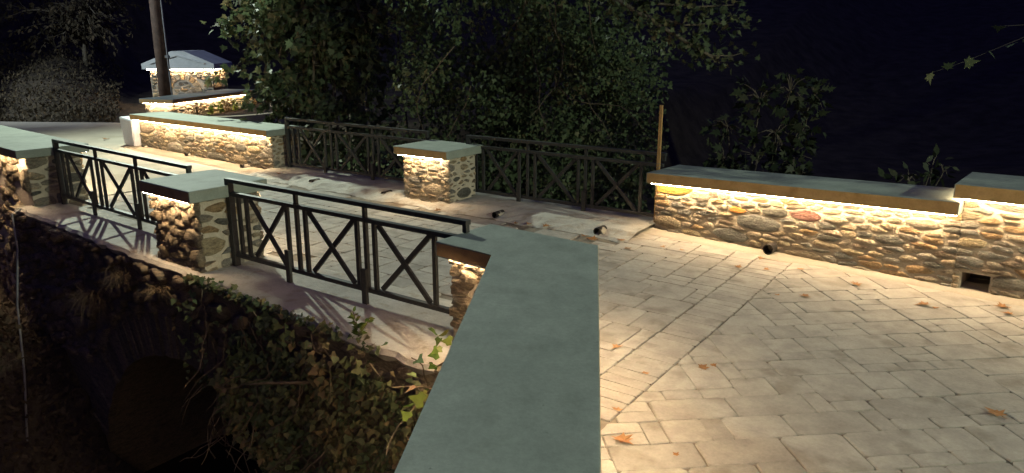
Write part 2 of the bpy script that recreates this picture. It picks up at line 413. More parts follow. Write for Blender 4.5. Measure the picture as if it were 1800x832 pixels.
# ================================================================= SETTING
def smooth(a, b, x):
    t = min(1, max(0, (x-a)/(b-a))); return t*t*(3-2*t)
def vf(a): return 3.44+0.075*(a-3.5)          # outer face of the bridge (river side)
def terrain(x, y):
    a, n = AN(x, y); z = -0.09
    px = -0.12+(y-4.6)*0.103                    # outer face of the near parapet
    nz = noise.fractal(Vector((x*0.35, y*0.35, 0.3)), 1.0, 2.0, 4)
    if n < (3.9 if a < 9.3 else 4.25+0.083*(a-10.2)):
        g = -3.5+0.25*nz
        bank = g+max(0, a-7.6)*0.95 if a > 7.6 else g
        bank = min(bank, -1.55+0.3*nz+max(0, a-12.5)*.5)
        left = 1-smooth(px-0.05, px+0.35, x)
        if y > 4.9: left = 1.0
        if a < 3.3 and x > px+0.35: left = 0
        z = z*(1-left)+bank*left
    elif n > 7.85:
        k = smooth(7.85, 8.6, n)
        s = smooth(10.6, 13.0, a)*1.0+(1-smooth(1.5, 3.2, a))*0.75
        z = z*(1-k)+k*((-3.2+0.3*nz)*(1-min(1, s))+min(1, s)*(-0.12+0.08*nz if a > 8 else -2.6))
    else:
        k = smooth(3.2, 3.8, a)*(1-smooth(9.0, 9.6, a)); z = z-3.3*k
    # hillside beyond the road, far left
    e = y-18.6+0.25*(x+11)
    d = -x-0.478*y-0.9
    hill = max(0.0, min(e, 60))*0.16*smooth(0, 1.2, e)*smooth(-0.6, 2.2, d)
    hill += max(0, e-9)*0.30*smooth(-0.5, 3, d)
    far = max(0, math.hypot(x, y-8)-34)*0.25  # added ring of distant ground, rising to hide the brighter sky
    return z+hill*(1+0.35*nz)+far*0.8
def axis_pts(c0, c1, step, lim):
    v = list(np.arange(c0, c1+1e-6, step)); s = step
    while v[-1] < lim: s *= 1.35; v.append(v[-1]+s)
    s = step
    while v[0] > -lim: s *= 1.35; v.insert(0, v[0]-s)
    return v
gx = axis_pts(-17, 6, 0.22, 220); gy = axis_pts(-4, 28, 0.22, 220)
GV = [(x, y, terrain(x, y)) for y in gy for x in gx]; nx_ = len(gx)
GF = [(j*nx_+i, j*nx_+i+1, (j+1)*nx_+i+1, (j+1)*nx_+i) for j in range(len(gy)-1) for i in range(nx_-1)]
struct(link('ground', GV, GF, M['dirt'], smooth=True))
# stream under the arch
struct(link('water', [W(9.5, -14, -3.25), W(3.2, -14, -3.25), W(3.2, 22, -3.25), W(9.5, 22, -3.25)], [(0, 1, 2, 3)], M['water']))

# ---- road surfaces
def poly_obj(name, pts, z, mat, thick=0.0):
    P = [W(a, n, z) for a, n in pts]
    if area_c([(p.x, p.y) for p in P])[0] < 0: P = P[::-1]
    return link(name, P, [tuple(range(len(P)))], mat)
struct(poly_obj('road', [(13.8, 4.35), (10.2, 4.3), (10.2, 7.7), (14.3, 7.9), (15.0, 8.3), (16.4, 9.3), (18.4, 9.75), (21, 8.2), (34, 2), (34, -3), (16, 2.6)], -0.004, M['concrete']))
bed = struct(poly_obj('paved_road', [(10.2, 4.05), (10.2, 7.3), (3.3, 7.3), (3.3, 7.45), (0.4, 7.2), (-9, 6.9), (-9, -6), (0.2, -5.0), (0.9, 1.0), (2.5, 4.1), (3.3, 4.05)], -0.013, M['joint']))
def paver_mesh(poly, rng):
    A, cx, cy = area_c(poly)
    if A < 0: poly = poly[::-1]
    k = 1-0.0045/max(0.03, math.sqrt(abs(A)))
    q = [(cx+(x-cx)*k+rng.uniform(-.005, .005), cy+(y-cy)*k+rng.uniform(-.005, .005)) for x, y in poly]
    q = chaikin(q, 0.06); q = [p for i in range(len(q)) for p in ((q[i],) if i % 2 else (q[i], tuple((q[i][k]+q[(i+1) % len(q)][k])/2+rng.uniform(-.004, .004) for k in (0, 1))))]; n = len(q)
    hx, hy, h0 = rng.uniform(-.004, .004), rng.uniform(-.004, .004), rng.uniform(-.001, .001)
    V = []; k2 = 1-0.010/max(0.03, math.sqrt(abs(A)))
    for x, y in q: V.append((x-cx, y-cy, -0.016))
    for x, y in q: V.append(((x-cx)*.995, (y-cy)*.995, -0.004))
    for x, y in q: V.append(((x-cx)*k2, (y-cy)*k2, h0+hx*(x-cx)+hy*(y-cy)))
    F = [(r*n+i, r*n+(i+1) % n, (r+1)*n+(i+1) % n, (r+1)*n+i) for r in (0, 1) for i in range(n)]
    F.append(tuple(range(2*n, 3*n)))
    return V, F, (cx, cy)
def ashlar(x0, x1, y0, y1, g, rng, sizes):
    nx, ny = int((x1-x0)/g), int((y1-y0)/g); occ = [[False]*ny for _ in range(nx)]; out = []
    for j in range(ny):
        for i in range(nx):
            if occ[i][j]: continue
            rng.shuffle(sizes)
            for sw, sh in sizes+[(1, 1)]:
                if i+sw <= nx and j+sh <= ny and not any(occ[i+p][j+q] for p in range(sw) for q in range(sh)):
                    for p in range(sw):
                        for q in range(sh): occ[i+p][j+q] = True
                    out.append((x0+i*g, y0+j*g, x0+(i+sw)*g, y0+(j+sh)*g)); break
    return out
rng = random.Random(5); pavers = []
# bridge deck: rows along the bridge
SZ = [(3, 2), (2, 2), (4, 2), (2, 1), (3, 1), (3, 3), (2, 3)]
def road_side(q):
    c = W(-sum(p[0] for p in q)/len(q), sum(p[1] for p in q)/len(q)); return c.x > 0.22+0.105*(c.y-2.1)-0.02
def to_wall(q):
    return clip(q, .0995, .995, 6.99*.995)
for x0, y0, x1, y1 in ashlar(-2.06-66*.122, -2.059, 4.42-5*.122, 7.35, 0.122, rng, SZ*2):
    q = [(x0, y0), (x1, y0), (x1, y1), (x0, y1)]
    if x1 < -3.4 and y1 > 6.93: continue
    q = to_wall(q)
    if len(q) < 3 or abs(area_c(q)[0]) < .003: continue
    if y0 > 4.4 or (x0 > -2.9 and road_side(q)): pavers.append(q)
# header course across the road
y = 3.3
while y < 7.0:
    h = rng.choice((0.10, 0.11, 0.13)); q = [(-2.057, y), (-1.733, y), (-1.733, y+h), (-2.057, y+h)]; y += h
    if road_side(q): pavers.append(q)
# forecourt: courses follow the near parapet
th = R(-84.0)-ROT
cs, sn = math.cos(th), math.sin(th)
for x0, y0, x1, y1 in ashlar(-9.6, 9.6, -4.8, 9.6, 0.118, rng, [(3, 2), (2, 2), (3, 3), (4, 2), (2, 3), (4, 3), (2, 1), (1, 2), (2, 4)]*2):
    q = [(p*cs-r*sn, p*sn+r*cs) for p, r in ((x0, y0), (x1, y0), (x1, y1), (x0, y1))]
    for hx, hy, hd in ((-1, 0, 1.73), (.0995, .995, 6.99*.995), (1, 0, 6.5)): q = clip(q, hx, hy, hd) if len(q) > 2 else q
    if len(q) < 3: continue
    # stay on the road side of the parapet
    P = [W(-p[0], p[1]) for p in q]
    c = sum(P, Vector((0, 0, 0)))/len(P)
    if c.x < 0.22+0.105*(c.y-2.1)-0.02 or c.y < -1.2: continue
    if abs(area_c(q)[0]) > 0.002: pavers.append(q)
def pkey(q):
    c = W(-sum(p[0] for p in q)/len(q), sum(p[1] for p in q)/len(q)); zc = c.y*.9655+.547
    if zc < 1.5 or abs(c.x)/zc > 0.72: return 99+zc
    return zc/math.sqrt(max(.001, abs(area_c(q)[0])))
pavers.sort(key=pkey)
rest = []
for i, q in enumerate(pavers):
    V, F, c = paver_mesh(q, rng)
    if i < 296:
        o = link('paving_slab', V, F, M['paver'], bed, (0, 0, 0)); 
        o.location = W(-c[0], c[1]); o.rotation_euler = (0, 0, ROT)
    else:
        cs2, sn2 = math.cos(ROT), math.sin(ROT); p = W(-c[0], c[1])
        rest.append(([(p.x+x*cs2-y*sn2, p.y+x*sn2+y*cs2, z) for x, y, z in V], F))
V, F = merge(rest); link('distant_paving', V, F, M['paver'], bed, kind='stuff')
# mortar fillet at the foot of the right-hand wall
rng = random.Random(8)
def strip_mesh(name, edge0, edge1, z0, z1, mat, n=60, wob=0.02, parent=None):
    V = []; F = []
    for i in range(n+1):
        t = i/n; a0, n0 = edge0[0][0]+(edge0[1][0]-edge0[0][0])*t, edge0[0][1]+(edge0[1][1]-edge0[0][1])*t
        a1, n1 = edge1[0][0]+(edge1[1][0]-edge1[0][0])*t, edge1[0][1]+(edge1[1][1]-edge1[0][1])*t
        wv = wob*noise.noise(Vector((a0*3.1, n0, 4)))*2+rng.uniform(-wob, wob)*.3
        for k, s in enumerate((0, 0.06, 0.35, 0.7, 1)):
            zz = (z0-0.02, z0, z0+(z1-z0)*.25, z0+(z1-z0)*.55, z1)[k]+(noise.noise(Vector((a0*5, s*3, 9)))*.004 if k > 1 else 0)
            V.append(W(a0+(a1-a0)*s, n0+(n1-n0)*s+(wv if k < 2 else 0), zz))
    for i in range(n):
        for k in range(4): F.append((i*5+k, (i+1)*5+k, (i+1)*5+k+1, i*5+k+1))
    V = [tuple(v) for v in V]
    o = link(name, V, F, mat, smooth=True); return struct(o)
strip_mesh('pavement_edge', ((3.52, 7.31), (-4, 6.54)), ((3.52, 7.58), (-4, 6.98)), 0.002, 0.03, M['concrete'])
strip_mesh('pavement_edge', ((14.3, 7.45), (9.72, 7.02)), ((14.3, 7.9), (9.72, 7.6)), 0.002, 0.02, M['concrete'])

# ================================================================= BRIDGE BODY
bridge = thing('stone_bridge', 'old stone arch bridge over a dark gully, ivy on its face', 'bridge', W(6.3, 5.6, -3.5), ROT)
inv = Matrix.Translation(W(6.3, 5.6, -3.5)) @ Matrix.Rotation(ROT, 4, 'Z'); inv = inv.inverted()
RC, AC, ZC = 2.32, 6.3, -3.24
prof = [(2.5, -0.02), (10.6, -0.02), (10.6, -3.6)]
arc = [(AC+RC*math.cos(an), ZC+RC*math.sin(an)) for an in np.linspace(0, math.pi, 30)]
prof = [(10.6, -3.6)]+[(AC+RC, -3.6)]+arc+[(AC-RC, -3.6), (2.5, -3.6)]
V = []; F = []
n = len(prof)
top = [(10.6, -0.02)]+[(AC+RC+.3, -0.02)]+[(a, -0.02) for a, z in arc]+[(AC-RC-.3, -0.02), (2.5, -0.02)]
for side in (0, 1):
    for (a, z), (ta, tz) in zip(prof, top):
        V.append(inv @ W(a, vf(a) if side == 0 else 7.82, z)); V.append(inv @ W(ta, vf(ta) if side == 0 else 7.82, tz))
for i in range(n-1):
    F.append((2*i, 2*i+2, 2*i+3, 2*i+1)); k = 2*n
    F.append((k+2*i, k+2*i+1, k+2*i+3, k+2*i+2)); F.append((2*i, k+2*i, k+2*i+2, 2*i+2)); F.append((2*i+1, 2*i+3, k+2*i+3, k+2*i+1))
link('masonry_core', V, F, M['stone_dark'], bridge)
rng = random.Random(3)
# voussoirs round the arch
an = R(18)
while an < R(162):
    wd = rng.uniform(0.075, 0.14)/(RC+.2); d = rng.uniform(.38, .5); p = rng.uniform(.02, .05)
    V = []
    for da, r, o in ((0.06, RC-.01, 1), (.94, RC-.01, 1), (.94, RC+d, 1), (.06, RC+d, 1)):
        x = AC+r*math.cos(an+wd*da); z = ZC+r*math.sin(an+wd*da); V.append(inv @ W(x, vf(x)-p+rng.uniform(-.008, .008), z))
    for da, r in ((0, RC-.01), (1, RC-.01), (1, RC+d+.01), (0, RC+d+.01)):
        x = AC+r*math.cos(an+wd*da); z = ZC+r*math.sin(an+wd*da); V.append(inv @ W(x, vf(x)+.05, z))
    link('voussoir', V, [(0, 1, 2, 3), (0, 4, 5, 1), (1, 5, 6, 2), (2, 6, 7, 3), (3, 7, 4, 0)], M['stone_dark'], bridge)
    an += wd+.004
# spandrel rubble
kx = Vector((1, -0.075, 0)).normalized()
Lf = 8.1
def fx(a): return 10.6-a
O = inv @ W(10.6, vf(10.6), 0.0)
cells = rubble([(0, -1.6), (7.8, -1.6), (7.8, -0.06), (0, -0.06)], 0.15, rng, 1.5, 0.012, 1.2, 0.4)
cells.sort(key=lambda c: -c[2]); cnt = 0
for poly, c, A in cells:
    a = 10.6-c[0]
    if math.hypot(a-AC, c[1]-ZC) < RC+0.46: continue
    if cnt > 285: break
    cnt += 1
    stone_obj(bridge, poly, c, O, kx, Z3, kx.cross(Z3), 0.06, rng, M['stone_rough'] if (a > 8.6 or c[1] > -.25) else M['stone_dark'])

# near sill (concrete kerb carrying the near railings)
def sill(name, pts_out, pts_in, z, mat, wob, depth, zi=None):
    V = []; F = []; n = len(pts_out)
    for (a0, n0), (a1, n1) in zip(pts_out, pts_in):
        j = rng.uniform(-wob, wob)
        V += [inv @ W(a0, n0+j+.03, z-depth), inv @ W(a0, n0+j-.01, z-.03), inv @ W(a0, n0+j+.02, z), inv @ W((a0+a1)/2, (n0+n1)/2, z+.004), inv @ W(a1, n1, zi if zi is not None else z), inv @ W(a1, n1, -.03)]
    for i in range(n-1):
        for k in range(5): F.append((i*6+k, (i+1)*6+k, (i+1)*6+k+1, i*6+k+1))
    return link(name, V, F, mat, bridge)
out_ = [(a, vf(a)-.02) for a in np.arange(3.0, 10.4, .12)]
sill('sill', out_, [(a, 4.44) for a, _ in out_], 0.004, M['sill'], 0.03, 0.09)
# far kerb with its rough sloping front
in_ = [(a, 6.90+.04*math.sin(a*5.1)+rng.uniform(-.03, .03)) for a in np.arange(3.35, 9.9, .1)]
V = []; F = []
for a, nf in in_:
    r = [rng.uniform(-.008, .008) for _ in range(4)]
    V += [inv @ W(a, nf, -.01), inv @ W(a, nf+.06, .012+r[0]), inv @ W(a, nf+.16, .03+r[1]), inv @ W(a, nf+.24, .055+r[2]), inv @ W(a, 7.84, .06), inv @ W(a, 7.86, -.2)]
for i in range(len(in_)-1):
    for k in range(5): F.append((i*6+k+1, (i+1)*6+k+1, (i+1)*6+k, i*6+k))
link('kerb', V, F, M['sill'], bridge)

# ================================================================= WALLS
wall('stone_wall', 'long stone parapet right of the wooden stake, with a square drain hole at its right foot', 'wall', (3.33, 7.52), (0.42, 7.16), 0.46, 0.545, 0.655,
     ct=0.115, over=0.10, cop_over=(0.05, 0.15, 0.0, 0.07), size=0.102, depth=0.018, seed=12, back=False, ends=(True, False), led=(True, False),
     specials=((0.2, 0.46, 'stone_yellow'), (1.0, 0.30, 'stone_orange'), (1.75, 0.42, 'stone_red'), (1.25, 0.17, 'stone_grey'), (0.85, 0.08, 'stone_grey'), (1.95, 0.14, 'stone_grey')))
wall('stone_wall', 'taller stone wall section at the right edge, its coping one step higher', 'wall', (0.415, 7.16), (-4.2, 6.75), 0.5, 0.80, 0.86,
     ct=0.12, over=0.10, cop_over=(0.07, 0.15, 0.1, 0.07), size=0.108, depth=0.018, seed=31, back=False, ends=(True, False), led=(True, False), led_ends=(True, False),
     hole=(0.06, 0.27, 0.01, 0.155))
wall('stone_pillar', 'stone pillar between the two far railings, lit warm under its cement cap', 'pillar', (6.68, 7.10), (5.92, 7.10), 0.52, 0.615, 0.615,
     ct=0.105, over=0.10, cop_over=(.05, .14, .08, .08), size=0.10, depth=0.019, seed=44, back=False, led=(True, False), group='stone pillars')
wall('stone_wall', 'low stone wall ending at the whitewashed block, far left railing at its other end', 'wall', (14.15, 7.76), (9.80, 7.45), 0.46, 0.525, 0.565,
     ct=0.10, over=0.09, cop_over=(.09, .14, .09, .09), size=0.108, depth=0.019, seed=52, back=False, ends=(False, True), led=(True, False))
wall('stone_pillar', 'rough stone pillar between the two near black railings, pale cement cap', 'pillar', (6.82, 3.78), (6.03, 3.74), 0.60, 0.665, 0.665,
     ct=0.11, over=0.09, cop_over=(.02, .11, .07, .08), front_zb=-0.25, size=0.16, depth=0.036, seed=63, front='stone_rough', back=True, led=(True, True), group='stone pillars', gap=0.012, stretch=1.3, jitter=0.4, back_size=.17)
wall('stone_wall', 'rough stone abutment wall at the left edge with a broad pale cement cap', 'wall', (14.5, 4.46), (10.2, 4.10), 0.62, 0.62, 0.625,
     ct=0.105, over=0.09, cop_over=(.09, .13, .09, .09), front_zb=-1.7, size=0.17, depth=0.038, seed=70, front='stone_rough', back=True, ends=(False, True), led=(True, True), gap=0.012, stretch=1.3, jitter=0.4, back_size=.2)

# near parapet: short leg along the bridge, long leg running back past the camera
par = thing('parapet', 'smooth grey-green cement parapet coping running toward the camera from a short stone return', 'wall', W(2.7, 3.9), 0)
pinv = Matrix.Translation(W(2.7, 3.9)).inverted()
d_out = Vector((-0.2543, -2.4688, 0)).normalized(); 
def off(p, q, s): return p+q*s
A_, B_, C_, D_ = Vector((-0.522, 4.924, 0)), Vector((-0.161, 5.416, 0)), Vector((0.577, 4.824, 0)), Vector((-0.120, 4.597, 0))
dr = Vector((0.2865-0.577, 2.1277-4.824, 0)).normalized(); dl = Vector((-0.374+0.120, 2.1277-4.597, 0)).normalized()
E_, F_ = C_+dr*6.4, D_+dl*6.2
cop = [A_, D_, F_, E_, C_, B_]
cpoly = [((pinv @ p).x, (pinv @ p).y) for p in cop]
if area_c(cpoly)[0] < 0: cpoly = cpoly[::-1]
pc = from_bm('coping', prism_bm(cpoly, 0.63, 0.74, 0.011), M['coping'], par)
# masonry core follows the coping, set back by the overhang
uA = (D_-A_).normalized(); vA = Vector((-uA.y, uA.x, 0))
ov = 0.085
c1 = A_+uA*0.07+vA*ov; c4 = B_+uA*0.07-vA*ov
nl = Vector((-dl.y, dl.x, 0)); nl = nl if nl.x > 0 else -nl
nr = Vector((-dr.y, dr.x, 0)); nr = nr if nr.x < 0 else -nr
def isect(p, d, q, e):
    k = d.x*e.y-d.y*e.x; t = ((q.x-p.x)*e.y-(q.y-p.y)*e.x)/k; return p+d*t
c2 = isect(c1, uA, D_+nl*ov, dl); c3 = isect(c4, (C_-B_).normalized(), C_+nr*ov, dr)
c5 = F_+nl*ov; c6 = E_+nr*ov
core = [c1, c2, c5, c6, c3, c4]
kp = [((pinv @ p).x, (pinv @ p).y) for p in core]
if area_c(kp)[0] < 0: kp = kp[::-1]
from_bm('mortar_core', prism_bm(kp, -3.6, 0.629), M['mortar'], par)
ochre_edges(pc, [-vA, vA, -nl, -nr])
def seg_face(p, q, z0, z1, size, depth, seed, mat, **kw):
    d = (q-p); L = d.length; ex = d.normalized()
    stone_face(par, pinv @ Vector((p.x, p.y, 0)), ex, [(.01, z0), (L-.01, z0), (L-.01, z1), (.01, z1)], size, depth, seed, mat, **kw)
seg_face(c1, c2, -0.35, .62, .15, .04, 81, 'stone_rough', gap=.012)
seg_face(c4, c1, .01, .62, .16, .02, 82, 'stone')
seg_face(c3, c4, .01, .62, .17, .022, 83, 'stone')
seg_face(c6, c3, .01, .62, .24, .022, 84, 'stone')
seg_face(c2, c5, -1.2, .62, .30, .03, 85, 'stone_rough')
def led_seg(p, q, nrm, o=0.035):
    p = pinv @ (p+nrm*o); q = pinv @ (q+nrm*o); d = (q-p).normalized(); s = Vector((-d.y, d.x, 0))*.007
    V = [Vector((v.x, v.y, z)) for z in (.629, .625) for v in (p-s, q-s, q+s, p+s)]
    link('led_strip', V, [(0, 1, 2, 3), (7, 6, 5, 4), (0, 4, 5, 1), (1, 5, 6, 2), (2, 6, 7, 3), (3, 7, 4, 0)], M['led'], par)
led_seg(c1, c2, -vA, .055); led_seg(c4, c3, vA, .068); led_seg(c3, c6, -nr, .068); led_seg(c2+dl*.1, c5, -nl, .068)

# ================================================================= RAILINGS
def railing(label, P0, P1, over=0.26, extra=False):
    """left end post at P0, right end meets a pillar at P1 (a, n) while the top rail runs on over the coping"""
    p0, p1 = W(*P0), W(*P1); d = p1-p0; L = d.length; rz = math.atan2(d.y, d.x)
    t = thing('railing', label, 'railing', p0, rz, 'iron railings of the bridge')
    m = M['metal']
    def bar(name, a, b, wy, wz, y0=0.0): return link(name, *beam(a, b, wy, wz, y0), m, t)
    bar('end_post', (0.03, 0.0), (0.03, 0.835), .055, .055)
    bar('top_rail', (0.058, 0.818), (L+over, 0.818), .055, .035)
    bar('rail_stub', (L+over-.022, 0.745), (L+over-.022, 0.80), .04, .035)
    bar('middle_rail', (0.058, 0.695), (L-.005, 0.695), .042, .034)
    bar('bottom_rail', (0.058, 0.118), (L-.005, 0.118), .042, .036)
    s = L/2.72
    def up(x, w=.034): bar('baluster', (x*s, .136), (x*s, .678), .028, w)
    for x in (.15, .26): up(x)
    k = 0
    for x0, x1 in ((.31, .78), (1.08, 1.62), (1.88, 2.42)):
        bar('cross_bar', (x0*s+.012, .672), (x1*s-.012, .142), .020, .040, -.004)
        bar('cross_bar', (x0*s+.012, .142), (x1*s-.012, .672), .020, .040, .018)
        if k: up(x0-.035)
        up(x1+.035); k += 1
    for x, b in ((.94, .83), (1.75, 1.75)):
        bar('post', (x*s, .136), (x*s, .80), .030, .032)
        bar('bracket', (b*s, 0.0), (b*s, .30), .026, .052, -.040)
    return t
railing('black iron cross-pattern railing nearest the camera, left of the smooth parapet coping', (6.00, 4.03), (3.24, 4.02), over=0.05)
railing('black iron cross-pattern railing between the left abutment wall and the rough pillar', (10.08, 4.40), (6.86, 4.22), over=-0.02)
railing('iron railing between the low left wall and the far stone pillar', (9.70, 7.66), (6.74, 7.66), over=0.0)
railing('iron railing between the far stone pillar and the wooden stake', (6.08, 7.66), (3.34, 7.70), over=0.02)

# ================================================================= SMALL FIXED THINGS
t = thing('wooden_stake', 'thin raw timber stake standing at the left end of the right-hand wall', 'stake', W(3.37, 7.62, 0.06), ROT)
link('post', [(x*(1-.15*z), y*(1-.15*z), zz) for z, zz in ((0, 0), (1, 1.30)) for x, y in ((-.019, -.014), (.019, -.014), (.019, .014), (-.019, .014))],
     [(3, 2, 1, 0), (4, 5, 6, 7), (0, 1, 5, 4), (1, 2, 6, 5), (2, 3, 7, 6), (3, 0, 4, 7)], M['stake'], t)
link('tie_wire', *tube_vf([(.024*math.cos(k), .020*math.sin(k), .60+.006*k) for k in np.linspace(0, 12, 30)], .0025, 4), M['grey_metal'], t)
# drain pipes
pn = [(8.50, 7.10, .038, 'second drain pipe from the low left wall, in the far kerb', -.03), (7.04, 7.08, .038, 'drain pipe left of the far pillar foot, in the kerb', -.03),
      (5.12, 6.98, .038, 'drain pipe in the kerb right of the far pillar', -.03), (3.75, 6.98, .042, 'drain pipe in the kerb by the right-hand wall, leaves around it', -.03),
      (2.00, 7.26, .052, 'round drain pipe at the foot of the right-hand stone wall', -.03), (10.48, 7.36, .035, 'small drain pipe at the right foot of the low left wall', -.03),
      (12.35, 7.56, .035, 'small drain pipe midway along the foot of the low left wall', -.03), (14.0, 7.70, .03, 'small drain pipe beside the whitewashed block', -.03)]
for a, n_, r, lb, o in pn:
    t = thing('drain_pipe', lb, 'pipe', W(a, n_, r-.004), ROT+rng.uniform(-.12, .12), 'drain pipes along the far kerb')
    N_ = 16; V = []; F = []
    for rr, yy in ((r, o+.16), (r, o), (r*.86, o-.001), (r*.86, o+.15)):
        for k in range(N_): an = 2*math.pi*k/N_; V.append((rr*math.cos(an), yy, rr*math.sin(an)))
    for q in range(3):
        for k in range(N_): F.append((q*N_+k, q*N_+(k+1) % N_, (q+1)*N_+(k+1) % N_, (q+1)*N_+k))
    F.append(tuple(range(3*N_, 4*N_)))
    link('tube', V, F, M['pipe'], t, smooth=False)
    if r > .05: t.location.z += .012; continue
    # lump of mortar that holds the pipe
    V = []; F = []; K = 12
    for q, (s_, yy) in enumerate(((1.03, o+.03), (1.10, o+.04), (1.2, o+.09), (1.0, o+.15), (.2, o+.26))):
        for k in range(K+1):
            an = math.pi*k/K; j = rng.uniform(.93, 1.08)
            V.append((r*(s_+.25)*j*math.cos(an), yy+rng.uniform(-.006, .006), -r+(r+r*s_*j)*math.sin(an)**.7-.01))
    for q in range(4):
        for k in range(K): F.append((q*(K+1)+k, (q+1)*(K+1)+k, (q+1)*(K+1)+k+1, q*(K+1)+k+1))
    link('mortar_collar', V, F, M['concrete'], t, smooth=True)

# whitewashed block closing the low wall
t = thing('whitewashed_block', 'bluish whitewashed block at the left end of the low stone wall', 'block', W(14.22, 7.66), ROT-R(4))
bm = bmesh.new()
vs = [bm.verts.new(p) for p in ((-.50, .02, 0), (0.0, -.02, 0), (0.0, .52, 0), (-.50, .54, 0), (-.56, .0, .54), (0.0, -.03, .50), (0.0, .52, .50), (-.56, .54, .54))]
for f in ((3, 2, 1, 0), (4, 5, 6, 7), (0, 1, 5, 4), (1, 2, 6, 5), (2, 3, 7, 6), (3, 0, 4, 7)): bm.faces.new([vs[i] for i in f])
bmesh.ops.bevel(bm, geom=list(bm.edges), offset=.015, segments=2, affect='EDGES')
from_bm('block', bm, M['white'], t)

# ---- curved planter wall behind the low wall
a0, n0 = AN(-8.42, 18.85); a1, n1 = AN(-7.55, 22.1)
t, Lp = wall('planter_wall', 'low stone planter wall with plants along its lit face, in front of the gabled fountain', 'wall', (a0, n0), (a1, n1), 0.8, 0.43, 0.43,
     ct=0.11, over=0.10, size=0.17, depth=0.03, seed=91, back=False, ends=(True, False), led=(True, False), led_ends=(True, False))
# curved outer rim of the planter bed
pts = [W(*AN(-8.1, 18.2)), W(*AN(-6.9, 18.0)), W(*AN(-6.0, 18.5)), W(*AN(-5.75, 19.3)), W(*AN(-6.1, 20.4)), W(*AN(-6.9, 21.6))]
rim = thing('planter_rim', 'curved stone rim of the planter bed right of the planter wall', 'wall', (-6.5, 19.3, -0.1), 0)
V = []; F = []; cc = Vector((-7.4, 19.9, 0)); K = 22
for k in range(K+1):
    an = R(-120)+R(190)*k/K
    for r, z in ((1.72, 0.0), (1.72, .30), (1.52, .30), (1.52, .12)):
        V.append(cc+Vector((math.cos(an)*r*.98, math.sin(an)*r*1.2, z))-Vector((-6.5, 19.3, 0)))
for k in range(K):
    for q in range(3): F.append((k*4+q, (k+1)*4+q, (k+1)*4+q+1, k*4+q+1))
link('rim', V, F, M['mortar'], rim)
V = [(cc+Vector((math.cos(R(-120)+R(190)*k/K)*1.5, math.sin(R(-120)+R(190)*k/K)*1.8, .2))-Vector((-6.5, 19.3, 0))) for k in range(K+1)]
link('soil', V, [tuple(range(K+1))], M['dirt'], rim)

# ---- gabled stone fountain
FY = 24.0; fl, fr = -11.32, -9.36
ft = thing('stone_fountain', 'small stone fountain with a white gabled roof behind the wooden pole', 'fountain', (fl, FY, -0.12), R(-2))
Lw = fr-fl; hb = 1.16
link('mortar_core', *box_vf((Lw/2, .55, hb/2), (Lw, 1.1, hb)), M['mortar'], ft)
rg = random.Random(17)
for poly, c, A in rubble([(.02, .02), (Lw-.02, .02), (Lw-.02, hb-.02), (.02, hb-.02)], .19, rg, 1.8, .02):
    q = math.hypot((c[0]-Lw*.52), max(0, c[1]-.45))
    if .33 < q < .62 and c[1] > .42: continue
    stone_obj(ft, poly, c, Vector((0, 0, 0)), Vector((1, 0, 0)), Z3, Vector((0, -1, 0)), .012 if q < .36 else .03, rg, M['stone'])
for k in range(9):                                   # arch stones over the niche
    an = R(4)+R(172)*k/9; a2 = an+R(172)/9*.86; x0 = Lw*.52
    V = [(x0+r*math.cos(b), y, .45+r*math.sin(b)) for y in (-.035, .02) for r, b in ((.40, an), (.58, an), (.58, a2), (.40, a2))]
    link('arch_stone', V, [(0, 1, 2, 3), (0, 4, 5, 1), (1, 5, 6, 2), (2, 6, 7, 3), (3, 7, 4, 0)], M['stone'], ft)
stone_face(ft, Vector((Lw, 0, 0)), Vector((0, 1, 0)), [(.02, .02), (1.08, .02), (1.08, hb-.02), (.02, hb-.02)], .2, .025, 19)
ro = .16; zr = hb+.001
pr = [(-ro, zr), (Lw+ro, zr), (Lw+ro, zr+.17), (Lw*.62, zr+.55), (Lw*.42, zr+.55), (-ro, zr+.17)]
V = [(x, y, z) for y in (-ro, 1.1+ro) for x, z in pr]
roof = link('roof', V, [(0, 1, 2, 3, 4, 5), (11, 10, 9, 8, 7, 6)]+[(i, i+6, (i+1) % 6+6, (i+1) % 6) for i in range(6)], M['plaster'], ft)
V, F = merge([beam((.12, zr+.18), (Lw*.5, zr+.42), .05, .035, -ro-.02), beam((Lw*.5, zr+.42), (Lw-.12, zr+.18), .05, .035, -ro-.02)])
link('moulding', V, F, M['plaster'], roof)
link('led_strip', *box_vf((Lw/2, -.09, hb-.008), (Lw+.1, .014, .008)), M['led'], ft)
link('led_strip', *box_vf((Lw+.09, .5, hb-.008), (.014, 1.1, .008)), M['led'], ft)

